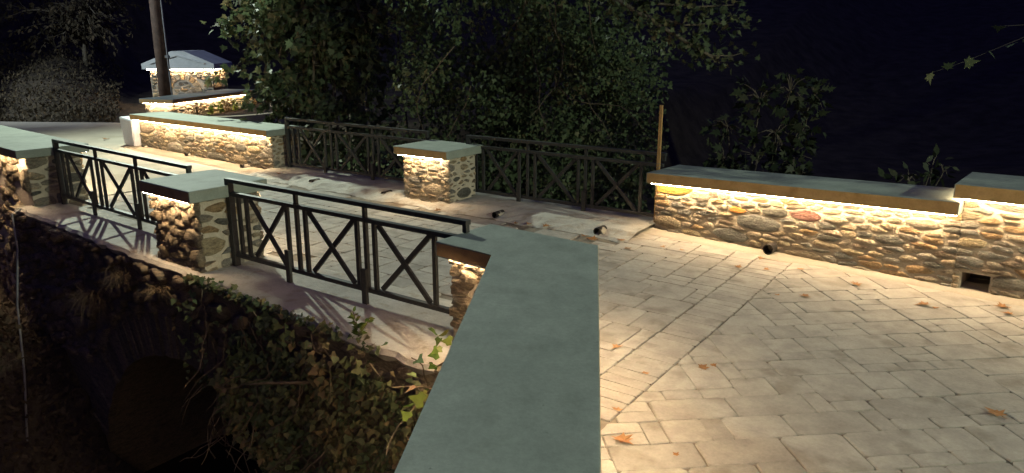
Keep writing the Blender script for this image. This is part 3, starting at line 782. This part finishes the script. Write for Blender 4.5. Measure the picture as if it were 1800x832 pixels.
# ---- wooden pole with a street lantern
pl = thing('utility_pole', 'dark wooden utility pole rising out of frame in front of the gabled fountain', 'pole', (-9.36, 20.6, -0.1), 0)
link('shaft', *tube_vf([(0, 0, 0), (.02, 0, 2.5), (.03, 0, 5), (.03, 0, 8.6)], [.175, .165, .15, .13], 14), M['pole'], pl, smooth=True)
link('conduit', *tube_vf([(.215, -.10, 0), (.21, -.10, 1.2), (.23, -.10, 1.25), (.21, -.10, 1.3), (.20, -.09, 7.4)], .020, 8), M['grey_metal'], pl, smooth=True)
link('conduit_clamp', *box_vf((.20, -.09, 1.62), (.09, .10, .07)), M['grey_metal'], pl)
link('lamp_arm', *tube_vf([(0, -.1, 7.6), (.12, -.6, 7.95), (.3, -1.3, 8.05)], .03, 8), M['grey_metal'], pl, smooth=True)
hd = link('lamp_head', [(.3+x*s, -1.5+y*s, z) for s, z in ((1.0, 7.97), (1.0, 8.03), (.6, 8.12)) for x, y in ((-.13, -.3), (.13, -.3), (.13, .3), (-.13, .3))],
     [(0, 4, 5, 1), (1, 5, 6, 2), (2, 6, 7, 3), (3, 7, 4, 0), (4, 8, 9, 5), (5, 9, 10, 6), (6, 10, 11, 7), (7, 11, 8, 4), (8, 11, 10, 9)], M['grey_metal'], pl)
link('lens', *box_vf((.3, -1.5, 7.965), (.2, .5, .012)), M['lens'], hd)
def lantern(loc, power, col, target, cone, blend):
    l = bpy.data.lights.new('lantern_light', 'SPOT'); l.energy = power; l.color = col; l.spot_size = R(cone); l.spot_blend = blend; l.shadow_soft_size = .10
    o = bpy.data.objects.new('lantern_light', l); COL.objects.link(o); o.location = loc
    o.rotation_euler = (Vector(target)-Vector(loc)).to_track_quat('-Z', 'Y').to_euler(); return o
lantern((-9.06, 19.1, 7.80), LAMP_LEFT, (0.86, 1.0, 0.82), (-1.5, 6, 0), 120, 1.0)
# street lamp on the right, behind the camera
RL = Vector((13.0, -4.5, 0))
sl = thing('street_lamp', 'tall grey street lamp at the roadside behind the camera', 'street lamp', RL, R(140))
link('post', *tube_vf([(0, 0, -.1), (0, 0, .4), (0, 0, 5.9)], [.09, .07, .045], 10), M['grey_metal'], sl, smooth=True)
link('lamp_arm', *tube_vf([(0, 0, 5.85), (.2, 0, 6.1), (.9, 0, 6.15)], .03, 8), M['grey_metal'], sl, smooth=True)
h2 = link('lamp_head', *box_vf((1.1, 0, 6.16), (.55, .24, .09)), M['grey_metal'], sl)
link('lens', *box_vf((1.1, 0, 6.108), (.46, .18, .012)), M['lens'], h2)
lantern(sl.matrix_basis @ Vector((1.1, 0, 5.98)), LAMP_RIGHT, (0.90, 1.0, 0.74), (-3, 8, 0), 150, 0.5)

# street lamp beside the far road
s2 = thing('street_lamp', 'tall grey street lamp by the far road, left of the picture', 'street lamp', (-18.5, 15.0, -.1), R(10))
link('post', *tube_vf([(0, 0, 0), (0, 0, .5), (0, 0, 6.4)], [.09, .07, .045], 10), M['grey_metal'], s2, smooth=True)
link('lamp_arm', *tube_vf([(0, 0, 6.35), (.2, 0, 6.6), (.9, 0, 6.65)], .03, 8), M['grey_metal'], s2, smooth=True)
h3 = link('lamp_head', *box_vf((1.1, 0, 6.66), (.55, .24, .09)), M['grey_metal'], s2)
link('lens', *box_vf((1.1, 0, 6.608), (.46, .18, .012)), M['lens'], h3)
lantern(s2.matrix_basis @ Vector((1.1, 0, 6.48)), LAMP_ROAD, (0.80, 0.95, 1.0), (-10.6, 24, 1), 75, 0.9)

# cable hanging down the abutment
ct_ = thing('cable', 'thin grey cable hanging down the dark bridge face at the left', 'cable', W(10.1, 3.9, 0), 0)
V, F = tube_vf([inv.inverted() @ (inv @ p)-W(10.1, 3.9, 0) for p in (W(10.12, 3.92, .02), W(10.1, 3.80, -.02), W(9.9, 3.72, -.4), W(9.6, 3.5, -1.0), W(9.2, 3.3, -1.7), W(8.7, 3.0, -2.5))], .012, 6)
link('sheath', V, F, M['grey_metal'], ct_, smooth=True)

# ================================================================= FOLIAGE
PLANE = [(0, 0), (.10, .02), (.34, -.06), (.26, .14), (.50, .30), (.27, .36), (.30, .52), (.14, .50), (0, .95), (-.14, .50), (-.30, .52), (-.27, .36), (-.50, .30), (-.26, .14), (-.34, -.06), (-.10, .02)]
IVY = [(0, 0), (.30, -.08), (.42, .22), (.22, .36), (0, .80), (-.22, .36), (-.42, .22), (-.30, -.08)]
OVAL = [(0, 0), (.20, .25), (.22, .52), (0, 1.0), (-.22, .52), (-.20, .25)]
FIG = [(0, 0), (.16, .06), (.40, .10), (.22, .28), (.46, .55), (.18, .50), (.14, .62), (0, 1.0), (-.14, .62), (-.18, .50), (-.46, .55), (-.22, .28), (-.40, .10), (-.16, .06)]
BLADE = [(-.012, 0), (.012, 0), (.014, .5), (.0, 1.0), (-.012, .5)]
def leaves(name, centres, dirs, shape, size, seed, mat, parent, kind='stuff', curl=.25, tone=None):
    """one joined mesh of leaf outlines; dirs = pointing directions of the leaf tips (or None)"""
    rs = np.random.RandomState(seed); C = np.asarray(centres, float); N = len(C); S = np.asarray(shape, float); k = len(S)
    sz = size[0]+(size[1]-size[0])*rs.rand(N)
    D = rs.randn(N, 3) if dirs is None else np.asarray(dirs, float)+rs.randn(N, 3)*.45
    D /= np.linalg.norm(D, axis=1)[:, None]+1e-9
    U = rs.randn(N, 3); X = np.cross(D, U); X /= np.linalg.norm(X, axis=1)[:, None]+1e-9; Nn = np.cross(X, D)
    cu = (rs.rand(N)-.3)*curl*2
    P = C[:, None, :]+sz[:, None, None]*(X[:, None, :]*S[None, :, 0, None]+D[:, None, :]*S[None, :, 1, None]
        + Nn[:, None, :]*(np.abs(S[None, :, 0, None])*cu[:, None, None]*.9-(S[None, :, 1, None]**2)*cu[:, None, None]*.5))
    me = bpy.data.meshes.new(name); me.vertices.add(N*k); me.vertices.foreach_set('co', P.reshape(-1))
    me.loops.add(N*k); me.loops.foreach_set('vertex_index', np.arange(N*k)); me.polygons.add(N)
    me.polygons.foreach_set('loop_start', np.arange(N)*k)
    at = me.attributes.new('rnd', 'FLOAT', 'FACE'); at.data.foreach_set('value', rs.rand(N) if tone is None else np.clip(np.asarray(tone)+rs.randn(N)*.12, 0, 1))
    me.update(calc_edges=True); me.validate(); me.materials.append(mat)
    o = bpy.data.objects.new(name, me); COL.objects.link(o); o.parent = parent
    if kind: o['kind'] = kind
    return o
def wander(p, d, n, step, rg, droop=0.0, wob=.35):
    pts = [Vector(p)]; d = Vector(d).normalized()
    for _ in range(n):
        d = (d+Vector((rg.gauss(0, wob), rg.gauss(0, wob), rg.gauss(0, wob)-droop))*.5).normalized(); pts.append(pts[-1]+d*step)
    return pts
def branchy(name, label, base, limbs, rg, leafshape, lsize, mat, nleaf, trunk_r=.12, tw_len=.9, twigs=14, group=None, droop=.12, spreadl=.12, tone=None, trunk_pts=None):
    """tree: trunk, limbs to given tips, twigs off the limbs with leaves along them"""
    t = thing(name, label, 'tree', base, 0, group); B = Vector(base)
    tp = [Vector((0, 0, 0))]+[Vector(p)-B for p in (trunk_pts or [])]
    link('trunk', *tube_vf(tp, [trunk_r*(1-.55*i/max(1, len(tp)-1)) for i in range(len(tp))], 10), M['bark'], t, smooth=True)
    C = []; D = []; parts = []
    for tip in limbs:
        tip = Vector(tip)-B; s = tp[rg.randrange(max(1, len(tp)-2), len(tp))]
        L = (tip-s).length; pts = []; K = 7
        for i in range(K+1):
            f = i/K; p = s.lerp(tip, f)+Vector((0, 0, math.sin(f*math.pi)*L*.12))+Vector((rg.gauss(0, .05), rg.gauss(0, .05), rg.gauss(0, .05)))*L*.3*math.sin(f*math.pi)
            pts.append(p)
        parts.append(tube_vf(pts, [trunk_r*.35*(1-.8*i/K)+.006 for i in range(K+1)], 6))
        for _ in range(twigs):
            f = rg.uniform(.35, 1.0); i = min(K-1, int(f*K)); p = pts[i].lerp(pts[i+1], f*K-i)
            d = Vector((rg.gauss(0, 1), rg.gauss(0, 1), rg.gauss(-.1, .7)))
            tw = wander(p, d, 6, tw_len/6*rg.uniform(.5, 1.2), rg, droop)
            parts.append(tube_vf(tw, [.007, .006, .006, .005, .004, .004, .003], 4, False))
            for _ in range(nleaf):
                q = rg.choice(tw[1:])+Vector((rg.gauss(0, 1), rg.gauss(0, 1), rg.gauss(0, 1)))*spreadl*rg.random()
                C.append(q); D.append((tw[-1]-tw[0]).normalized()*.6+Vector((rg.gauss(0, .5), rg.gauss(0, .5), -.55)))
    V, F = merge(parts); link('branches', V, F, M['bark'], t, smooth=True, kind='stuff')
    leaves('crown', C, D, leafshape, lsize, rg.randrange(9999), mat, t, tone=tone)
    return t
rg = random.Random(77)
# plane tree behind the low wall and the far left railing
branchy('plane_tree', 'leafy plane tree behind the low left wall, its leaves reaching over the railing', (-3.2, 16.2, -2.4),
        [(-4.75, 14.4, 2.0), (-4.55, 14.1, 1.4), (-4.4, 13.7, 2.5), (-4.1, 13.6, 1.7), (-3.95, 13.5, .75), (-3.7, 13.4, 2.4), (-3.45, 13.3, 1.3), (-3.5, 13.1, .3), (-3.0, 13.6, 2.7), (-3.0, 13.0, .5), (-3.9, 13.4, .1), (-3.2, 13.2, 1.9), (-2.5, 13.3, 2.3), (-2.4, 13.2, 1.5), (-2.3, 13.4, 3.0),
         (-2.7, 13.8, 1.8), (-2.6, 13.2, .9), (-3.4, 13.0, -.4), (-2.8, 13.0, -.2), (-4.0, 14.2, 3.3), (-4.7, 14.6, 2.9), (-3.2, 14, 3.6)], rg, PLANE, (.10, .19), M['plane_leaf'], 32, .22, 1.1, 18,
        trunk_pts=[(-3.2, 16.1, -.5), (-3.3, 15.8, 1.2), (-3.5, 15.4, 3.0), (-3.4, 15.2, 4.6)])
# slender bare trunks in the dark gap
for k, (x, y, r, lb) in enumerate(((-2.05, 14.2, .035, 'slender bare trunk left of the ivy-clad tree, in the dark gap'), (-1.72, 13.6, .028, 'thinner bare trunk close to the ivy-clad tree'))):
    t = thing('sapling', lb, 'tree', (x, y, -3.0), 0, 'bare saplings')
    p = wander((0, 0, 0), (.02, 0, 1), 14, .5, rg, 0, .05)
    link('trunk', *tube_vf(p, [r*(1-.5*i/14) for i in range(15)], 7), M['bark'], t, smooth=True)
    pp = []
    for _ in range(8): s = rg.choice(p[6:]); pp.append(tube_vf(wander(s, (rg.gauss(0, 1), rg.gauss(0, 1), .4), 5, .16, rg, .1), [.008, .007, .006, .005, .004, .003], 4, False))
    link('twigs', *merge(pp), M['bark'], t, kind='stuff')
# ivy-clad tree in the middle
iv = thing('ivy_clad_tree', 'large dark tree smothered in hanging ivy behind the far pillar', 'tree', (.35, 12.6, -3.0), 0)
IB = Vector((.35, 12.6, -3.0))
trk = [Vector(p)-IB for p in ((.35, 12.6, -3), (.3, 12.5, -.5), (.15, 12.4, 1.5), (.4, 12.3, 3.2), (.3, 12.2, 5))]
link('trunk', *tube_vf(trk, [.30, .26, .22, .18, .15], 12), M['bark'], iv, smooth=True)
C = []; D = []; T = []
clumps = []
for _ in range(420):
    x = rg.uniform(-1.75, 2.2); z = rg.uniform(-1.6, 4.0); y = 11.5+rg.uniform(-.6, 1.1)+.15*abs(x-.3)
    if x < -.9 and rg.random() < .35: continue
    if x > 1.6 and z > 1.6 and rg.random() < .6: continue
    clumps.append((Vector((x, y, z)), rg.uniform(.16, .42)))
for c, r in clumps:
    tn = rg.uniform(.05, .75)
    for _ in range(int(85*(r/.3)**2)):
        v = Vector((rg.gauss(0, 1), rg.gauss(0, 1), rg.gauss(0, 1))).normalized(); q = c+Vector((v.x*r, v.y*r*.8, v.z*r*1.25))*rg.random()**.4
        C.append(q-IB); D.append(Vector((v.x*.6, v.y*.6-.25, -.75))); T.append(tn)
leaves('ivy', C, D, IVY, (.055, .105), 5, M['ivy_leaf'], iv, tone=T)
pp = []
for _ in range(10):
    s = Vector((rg.uniform(-1.1, 1.9), 11.0+rg.uniform(-.15, .5), rg.uniform(1.2, 3.6)))-IB
    pp.append(tube_vf(wander(s, (rg.gauss(0, .3), 0, -1), 12, .15, rg, .1, .42), [.010-.0005*i for i in range(13)], 5, False))
link('hanging_vines', *merge(pp), M['vine'], iv, smooth=True, kind='stuff')
# plane bough reaching out to the right from the same tree
pp = []; C = []; D = []
def bough(pts, r): pp.append(tube_vf([Vector(p)-IB for p in pts], [r*(1-.7*i/(len(pts)-1)) for i in range(len(pts))], 6)); return [Vector(p)-IB for p in pts]
b1 = bough([(.3, 12.2, 3.6), (.75, 10.6, 3.1), (1.05, 9.5, 2.62), (1.5, 9.1, 2.32), (2.0, 8.95, 2.02), (2.35, 8.9, 1.82)], .05)
b2 = bough([(1.05, 9.5, 2.62), (1.6, 9.2, 2.45), (2.1, 9.0, 2.4), (2.55, 8.95, 2.42)], .022)
b3 = bough([(1.5, 9.1, 2.32), (2.0, 9.0, 2.2), (2.45, 9.0, 2.22), (2.62, 9.0, 2.28)], .016)
b4 = bough([(2.0, 8.95, 2.02), (2.3, 8.9, 1.86), (2.55, 8.9, 1.86), (2.68, 8.9, 1.9)], .012)
b5 = bough([(.75, 10.6, 3.1), (1.1, 9.7, 2.9), (1.5, 9.3, 2.8), (2.0, 9.1, 2.75), (2.5, 9.0, 2.7)], .025)
for b, nl_, lo in ((b1, 380, 1.4), (b2, 230, .6), (b3, 90, .3), (b4, 20, .8), (b5, 200, .6)):
    for _ in range(nl_):
        f = rg.uniform(lo, len(b)-1.001); i = int(f); p = b[i].lerp(b[i+1], f-i)
        C.append(p+Vector((rg.gauss(0, .11), rg.gauss(0, .12), rg.gauss(-.03, .10)))); D.append(Vector((rg.gauss(.35, .5), rg.gauss(-.1, .5), rg.gauss(-.35, .45))))
link('boughs', *merge(pp), M['bark'], iv, smooth=True, kind='stuff')
leaves('bough_leaves', C, D, PLANE, (.055, .115), 8, M['plane_leaf'], iv)
# fig bush and low shrub behind the right-hand wall
def bush(name, label, base, blobs, shape, size, mat, n, seed, tone=None):
    rgb = random.Random(seed); B = Vector(base); t = thing(name, label, 'shrub', base); C = []; D = []; pp = []
    for bx, by, bz, r in blobs:
        c = Vector((bx, by, bz))-B
        pp.append(tube_vf([Vector((rgb.gauss(0, .08), rgb.gauss(0, .08), 0)), c*.5+Vector((rgb.gauss(0, .1), rgb.gauss(0, .1), .15)), c], [.022, .014, .006], 6))
        for _ in range(n):
            v = Vector((rgb.gauss(0, 1), rgb.gauss(0, 1), rgb.gauss(0, 1))).normalized(); q = c+v*r*rgb.random()**.5
            C.append(q); D.append(v*.7+Vector((0, -.1, -.3)))
            if rgb.random() < .3: pp.append(tube_vf([c, (c+q)*.5+Vector((0, 0, .04)), q], [.006, .005, .003], 4, False))
    link('stems', *merge(pp), M['bark'], t, kind='stuff'); leaves('foliage', C, D, shape, size, seed, mat, t, tone=tone); return t
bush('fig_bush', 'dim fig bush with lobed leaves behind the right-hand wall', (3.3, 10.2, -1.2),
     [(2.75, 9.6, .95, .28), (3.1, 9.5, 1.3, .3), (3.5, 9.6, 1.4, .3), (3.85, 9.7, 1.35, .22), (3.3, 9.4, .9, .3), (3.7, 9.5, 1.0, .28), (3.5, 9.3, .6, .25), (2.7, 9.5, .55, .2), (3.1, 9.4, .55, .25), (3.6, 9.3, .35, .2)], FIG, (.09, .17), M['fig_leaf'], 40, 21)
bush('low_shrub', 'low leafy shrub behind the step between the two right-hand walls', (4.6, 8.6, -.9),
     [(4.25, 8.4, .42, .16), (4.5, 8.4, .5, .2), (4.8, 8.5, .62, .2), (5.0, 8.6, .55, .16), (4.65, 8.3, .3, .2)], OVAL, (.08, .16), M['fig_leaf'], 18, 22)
# bough of a tree outside the frame at the right
rb = thing('bare_tree', 'thin bare boughs with a few leaves reaching in from the right edge', 'tree', (9.6, 11.5, -.9), 0)
RB = Vector((9.6, 11.5, -.9))
link('trunk', *tube_vf([Vector(p)-RB for p in ((9.6, 11.5, -.9), (9.5, 11.4, 1.2), (9.3, 11.2, 3.0), (9.2, 11.1, 4.6))], [.16, .14, .11, .08], 10), M['bark'], rb, smooth=True)
pp = [tube_vf([Vector(p)-RB for p in q], [.012, .008, .005, .0035, .002][:len(q)], 5) for q in
      ([(9.4, 11.3, 2.2), (7.9, 10.8, 2.35), (6.9, 10.5, 2.05), (6.0, 10.2, 1.75), (5.5, 10.1, 1.6)], [(7.9, 10.8, 2.35), (7.4, 10.6, 2.32), (6.9, 10.45, 2.22), (6.5, 10.4, 2.2)])]
link('boughs', *merge(pp), M['pipe'], rb, kind='stuff')
leaves('foliage', [Vector(p)-RB for p in ((6.0, 10.2, 1.72), (6.4, 10.3, 1.85), (6.75, 10.4, 1.98), (5.5, 10.1, 1.6), (5.7, 10.12, 1.66), (7.2, 10.55, 2.12), (6.5, 10.4, 2.2), (6.9, 10.45, 2.2), (6.95, 10.5, 2.04))], None, PLANE, (.12, .2), 4, M['plane_leaf'], rb)

# ---- ivy over the bridge face
ivb = thing('ivy', 'dark ivy curtain over the bridge face below the nearest railing', 'ivy', W(4.4, 3.4, -.2), 0)
VB = W(4.4, 3.4, -.2); C = []; D = []; T = []
while len(C) < 8500:
    a = rg.uniform(2.6, 6.2); z = -rg.random()**.9*3.2-.02
    edge = 5.55+.25*math.sin(z*4)+(-.5 if z > -.3 else 0)+(-.35*(z+.9) if z < -.9 else 0)
    if a > edge and rg.random() < .93: continue
    if math.hypot(a-AC, z-ZC) < RC-.05: continue
    nz = noise.noise(Vector((a*2.2, z*2.2, 1.0)))
    if nz < -.32 and rg.random() < .8: continue
    if z > -.13 and a < 4.6 and rg.random() < .75: continue
    out = .04+.16*max(0, nz+.3)+rg.random()*.10
    C.append(W(a, vf(a)-out, z)-VB); D.append(Vector((rg.gauss(0, .4), rg.gauss(-.3, .3), -.8))); T.append(.45+.6*nz+.25*(a < 4.4)+(.5 if rg.random() < .08 else 0))
for _ in range(420):
    a = 3.5+rg.random()**.8*2.6; C.append(W(a, vf(a)-.07+abs(rg.gauss(0, .05)), -.05+rg.random()*.07)-VB); D.append(Vector((rg.gauss(0, .6), rg.gauss(0, .6), -.2))); T.append(rg.uniform(.3, .9))
leaves('foliage', C, D, IVY, (.03, .09), 31, M['ivy_leaf'], ivb, tone=T)
pp = []
for _ in range(110):
    a = rg.uniform(2.9, 5.9); z = rg.uniform(-1.6, -.02)
    p = wander(W(a, vf(a)-.05-.1*rg.random(), z)-VB, (rg.gauss(0, .5), -.1, -1), 9, .075, rg, .05, .5); pp.append(tube_vf(p, [.007-.0005*i for i in range(10)], 4, False))
p = [W(4.15, vf(4)-.10, -.42), W(4.35, vf(4)-.2, -.44), W(4.55, vf(4)-.27, -.47), W(4.72, vf(4)-.3, -.52)]
pp.append(tube_vf([q-VB for q in p], [.014, .012, .010, .007], 6))
link('stems', *merge(pp), M['vine'], ivb, smooth=True, kind='stuff')
# ivy sprays lit by the strip under the parapet coping: big single leaves
t = thing('ivy_spray', 'bright green and yellow ivy leaves lit against the outer edge of the parapet coping', 'ivy', (-.62, 4.3, -.3), 0)
SB = Vector((-.62, 4.3, -.3)); rl = random.Random(6)
for k in range(16):
    f = k/15; p = Vector((-.44-.10*f+rl.gauss(0, .035), 4.62-1.05*f+rl.gauss(0, .04), .27-.12*f+rl.gauss(0, .06)))
    leaves('leaf', [p-SB], [Vector((-.7, rl.gauss(0, .4), -.2))], IVY, (.07, .12), 100+k, M['fresh_leaf'] if k != 12 else M['fallen'], t, kind=None)
pp = [tube_vf(wander(Vector((-.48, 4.6, -.2))-SB, (-.1, -.6, .35), 8, .10, rl, .05, .2), [.004]*9, 4, False) for _ in range(3)]
link('stems', *merge(pp), M['vine'], t, kind='stuff')
# weeds on the sill edge
def weed(label, base, n, h, seed, shape=OVAL, size=(.03, .06), mat='fresh_leaf'):
    r_ = random.Random(seed); t = thing('weed', label, 'plant', base, 0, 'weeds'); C = []; D = []; pp = []
    for _ in range(n):
        p = wander((r_.gauss(0, .015), r_.gauss(0, .015), 0), (r_.gauss(0, .25), r_.gauss(0, .25), 1), 6, h/6*r_.uniform(.7, 1.1), r_, -.02, .2)
        pp.append(tube_vf(p, [.003]*7, 4, False))
        for q in p[1:]:
            for _ in range(2): C.append(q); D.append(Vector((r_.gauss(0, 1), r_.gauss(0, 1), .1)))
    link('stem', *merge(pp), M['vine'], t, kind='stuff'); leaves('leaf_tuft', C, D, shape, size, seed, M[mat], t); return t
weed('small bright green seedling at the broken sill edge under the nearest railing', W(3.78, vf(3.78)+.03, -.01), 3, .2, 3, OVAL, (.045, .08))
for k, f in enumerate((.12, .3, .42, .5, .62, .74, .88)):
    p = Vector((-8.42, 18.85, 0)).lerp(Vector((-7.55, 22.1, 0)), f)+Vector((.30, -.05, .05))
    weed(('leftmost', 'second', 'third', 'fourth', 'fifth', 'sixth', 'rightmost')[k]+' leafy plant along the lit face of the planter wall', p, 5, .34, 40+k, OVAL, (.06, .12), 'fresh_leaf' if k % 3 else 'dry_grass')
# dry grass tussock and dead fern on the bridge face
def tussock(label, base, n, ln, seed, mat='dry_grass', down=1.0):
    r_ = random.Random(seed); t = thing('grass_tussock', label, 'grass', base); pp = []
    V = []; F = []
    for _ in range(n):
        d = Vector((r_.gauss(0, .6), r_.gauss(-.4, .6), r_.uniform(.1, .9))); p = Vector((r_.gauss(0, .06), r_.gauss(0, .05), 0)); w_ = .004; L = ln*r_.uniform(.5, 1.2)
        s = d.cross(Z3).normalized()*w_; k = len(V)
        for i in range(6):
            V += [p-s*(1-i/6), p+s*(1-i/6)]; p = p+d.normalized()*L/5; d = d+Vector((0, 0, -.45*down))
        for i in range(5): F.append((k+2*i, k+2*i+1, k+2*i+3, k+2*i+2))
    o = link('blades', V, F, M[mat], t, kind='stuff'); return t
tussock('dry brown grass tussock hanging on the bridge face left of the arch', W(8.05, vf(8)-.06, -.62), 190, .42, 1)
tussock('small dry tuft dangling above the arch', W(6.55, vf(6.5)-.10, -.22), 60, .20, 2)
tussock('dry grass at the top of the bridge face below the rough pillar', W(7.35, vf(7.3)-.05, -.25), 70, .3, 3)

# brush over the left bank and the hillside: nobody could count it
C = []; D = []
for _ in range(9000):
    a = rg.uniform(7.7, 13.5); n_ = vf(min(a, 10.5))-.15-abs(rg.gauss(0, 1.6)); p = W(a, n_); z = terrain(p.x, p.y)
    C.append((p.x, p.y, z+rg.random()**2*.55)); D.append((rg.gauss(0, .5), rg.gauss(0, .5), .5))
o = leaves('brush', C, D, OVAL, (.04, .11), 51, M['brush'], None); o['label'] = 'dry brush and weeds on the dark left bank below the bridge'; o['category'] = 'brush'
C = []; D = []
for _ in range(17000):
    y = 18.9+rg.random()**1.4*16; x = -.478*y-.9-rg.random()*y*.42
    z = terrain(x, y); h = (.28+.35*noise.noise(Vector((x*.5, y*.5, 2))))*min(1, (y-18.7)*.5)
    C.append((x, y, z+rg.random()**1.5*max(.1, h))); D.append((rg.gauss(0, .5), rg.gauss(0, .5), .8))
o = leaves('hillside_brush', C, D, OVAL, (.05, .15), 52, M['brush'], None); o['label'] = 'dry brush covering the hillside beyond the far road'; o['category'] = 'brush'
C = []; D = []
for _ in range(9000):
    a = rg.uniform(2.5, 13.5); n_ = 8.05+rg.random()**1.6*4.5; p = W(a, n_); top = -.15+.35*noise.noise(Vector((a*.8, n_*.8, 7)))-.25*(a < 6)
    C.append((p.x, p.y, top-rg.random()**.8*1.6)); D.append((rg.gauss(0, .5), rg.gauss(0, .5)-.2, .1))
o = leaves('undergrowth', C, D, IVY, (.07, .16), 53, M['ivy_leaf'], None); o['label'] = 'dark undergrowth filling the gully behind the far railings'; o['category'] = 'undergrowth'
# trees up the hillside
for k, (x, y, h, lb) in enumerate(((-19.5, 27, 4.2, 'dim tree at the top left corner of the hillside'), (-15.2, 27.5, 2.6, 'bushy dim tree on the hillside left of the wooden pole'), (-17.5, 33, 4.5, 'faint tree high on the hillside, behind the others'))):
    z = terrain(x, y)-.1; tips = [(x+rg.gauss(0, .28*h), y+rg.gauss(-.2, .25*h), z+h*rg.uniform(.35, 1.0)) for _ in range(12)]
    branchy('hillside_tree', lb, (x, y, z), tips, rg, OVAL, (.10, .22), M['brush'], 22, .10, 1.3, 9, 'hillside trees', trunk_pts=[(x, y, z+.3*h), (x+.1, y, z+.6*h), (x, y, z+.9*h)])

# ================================================================= FALLEN LEAVES
fl_ = [(0.60, 3.58, 0.14, 'largest fallen plane leaf, lying near the bottom beside the parapet coping'),
       (0.61, 3.93, 0.07, 'small fallen leaf just above the largest one'),
       (0.72, 4.82, 0.09, 'fallen leaf beside the parapet coping, farthest of the three there'),
       (2.76, 3.89, 0.12, 'curled dry leaf at the right edge of the paving'),
       (1.25, 4.50, 0.08, 'fallen leaf in the middle of the near paving'),
       (1.32, 4.52, 0.05, 'tiny leaf right beside the one in the middle of the near paving'),
       (0.85, 4.41, 0.06, 'tiny leaf by the header course, left'),
       (2.43, 5.87, 0.1, 'pale leaf on the paving below the long right wall'),
       (2.98, 6.16, 0.11, 'fallen leaf near the foot of the long right wall, middle'),
       (3.29, 5.67, 0.13, 'fallen leaf left of the square drain hole'),
       (3.35, 5.59, 0.06, 'small leaf just right of the one left of the square drain hole'),
       (3.84, 5.47, 0.09, 'fallen leaf right of the square drain hole, by the wall'),
       (3.89, 5.62, 0.12, 'curled leaf under the taller right wall'),
       (2.39, 6.91, 0.08, 'orange leaf in the mouth of the round drain pipe'),
       (2.34, 6.60, 0.07, 'small leaf on the paving just below the round drain pipe'),
       (2.64, 6.58, 0.08, 'small leaf on the paving right of the round drain pipe'),
       (2.10, 6.69, 0.08, 'small leaf on the paving left of the round drain pipe'),
       (1.18, 7.30, 0.09, 'fallen leaf by the kerb, left of the right-hand wall'),
       (1.14, 7.60, 0.1, 'fallen leaf beside the kerb drain pipe, right'),
       (0.84, 7.67, 0.13, 'crumpled leaf heap beside the kerb drain pipe, left'),
       (0.79, 7.79, 0.1, 'small leaf behind the crumpled heap by the kerb drain pipe'),
       (1.53, 7.32, 0.07, 'small leaf near the left foot of the right-hand wall'),
       (1.69, 7.20, 0.07, 'second small leaf along the left foot of the right-hand wall'),
       (0.40, 8.18, 0.12, 'crumpled leaf on the far kerb, middle'),
       (0.19, 8.28, 0.09, 'small leaf left of the crumpled one on the far kerb'),
       (0.03, 8.34, 0.08, 'leftmost small leaf on the far kerb'),
       (-0.92, 9.00, 0.1, 'crumpled leaf on the deck below the far pillar'),
       (-3.52, 11.23, 0.14, 'dry leaf litter at the right foot of the low left wall'),
       (-8.35, 15.42, 0.16, 'dark leaf on the far road left of the whitewashed block'),
       (0.85, 3.45, 0.04, 'tiny leaf on the paving near the bottom edge'),
       (2.20, 5.90, 0.05, 'tiny leaf on the paving at the far end of the header course')]
rl = random.Random(14)
def deck_z(a, n):
    if 3.3 < a < 9.9 and n > 6.93: return .012+min(.05, max(0, n-6.98)*.2)
    if n > 6.86: return .012
    return .002
for k, (x, y, s, lb) in enumerate(fl_):
    a, n_ = AN(x, y); z = deck_z(a, n_)+.004
    rs = [(p[0]*1.05*s+rl.gauss(0, .02)*s, (p[1]-.4)*s, 0) for p in PLANE]
    cu, fo = rl.uniform(.15, .55), rl.uniform(-.3, .4)
    V = [(0, -.02*s, .02*s)]+[(px_, py_, s*(.015+cu*((px_/s)**2*1.3+max(0, py_/s)**2*fo*1.4)+abs(rl.gauss(0, .03)))) for px_, py_, _ in rs]
    V.append((0.012*s, -.42*s, .02*s)); V.append((.05*s, -.75*s, .05*s)); V.append((.03*s, -.75*s, .05*s))
    n = len(rs); F = [(0, i+1, (i+1) % n+1) for i in range(n)]+[(1, n+1, n+2, n+3)]
    o = link('fallen_leaf', V, F, M['fallen'], None, (x, y, z)); o.rotation_euler = (rl.uniform(-.12, .12), rl.uniform(-.12, .12), rl.uniform(0, 6.28))
    at = o.data.attributes.new('rnd', 'FLOAT', 'FACE'); at.data.foreach_set('value', [rl.random()]*len(o.data.polygons))
    tag(o, lb or 'small dry leaf among the leaves scattered along the kerb and paving', 'leaf', 'fallen leaves')
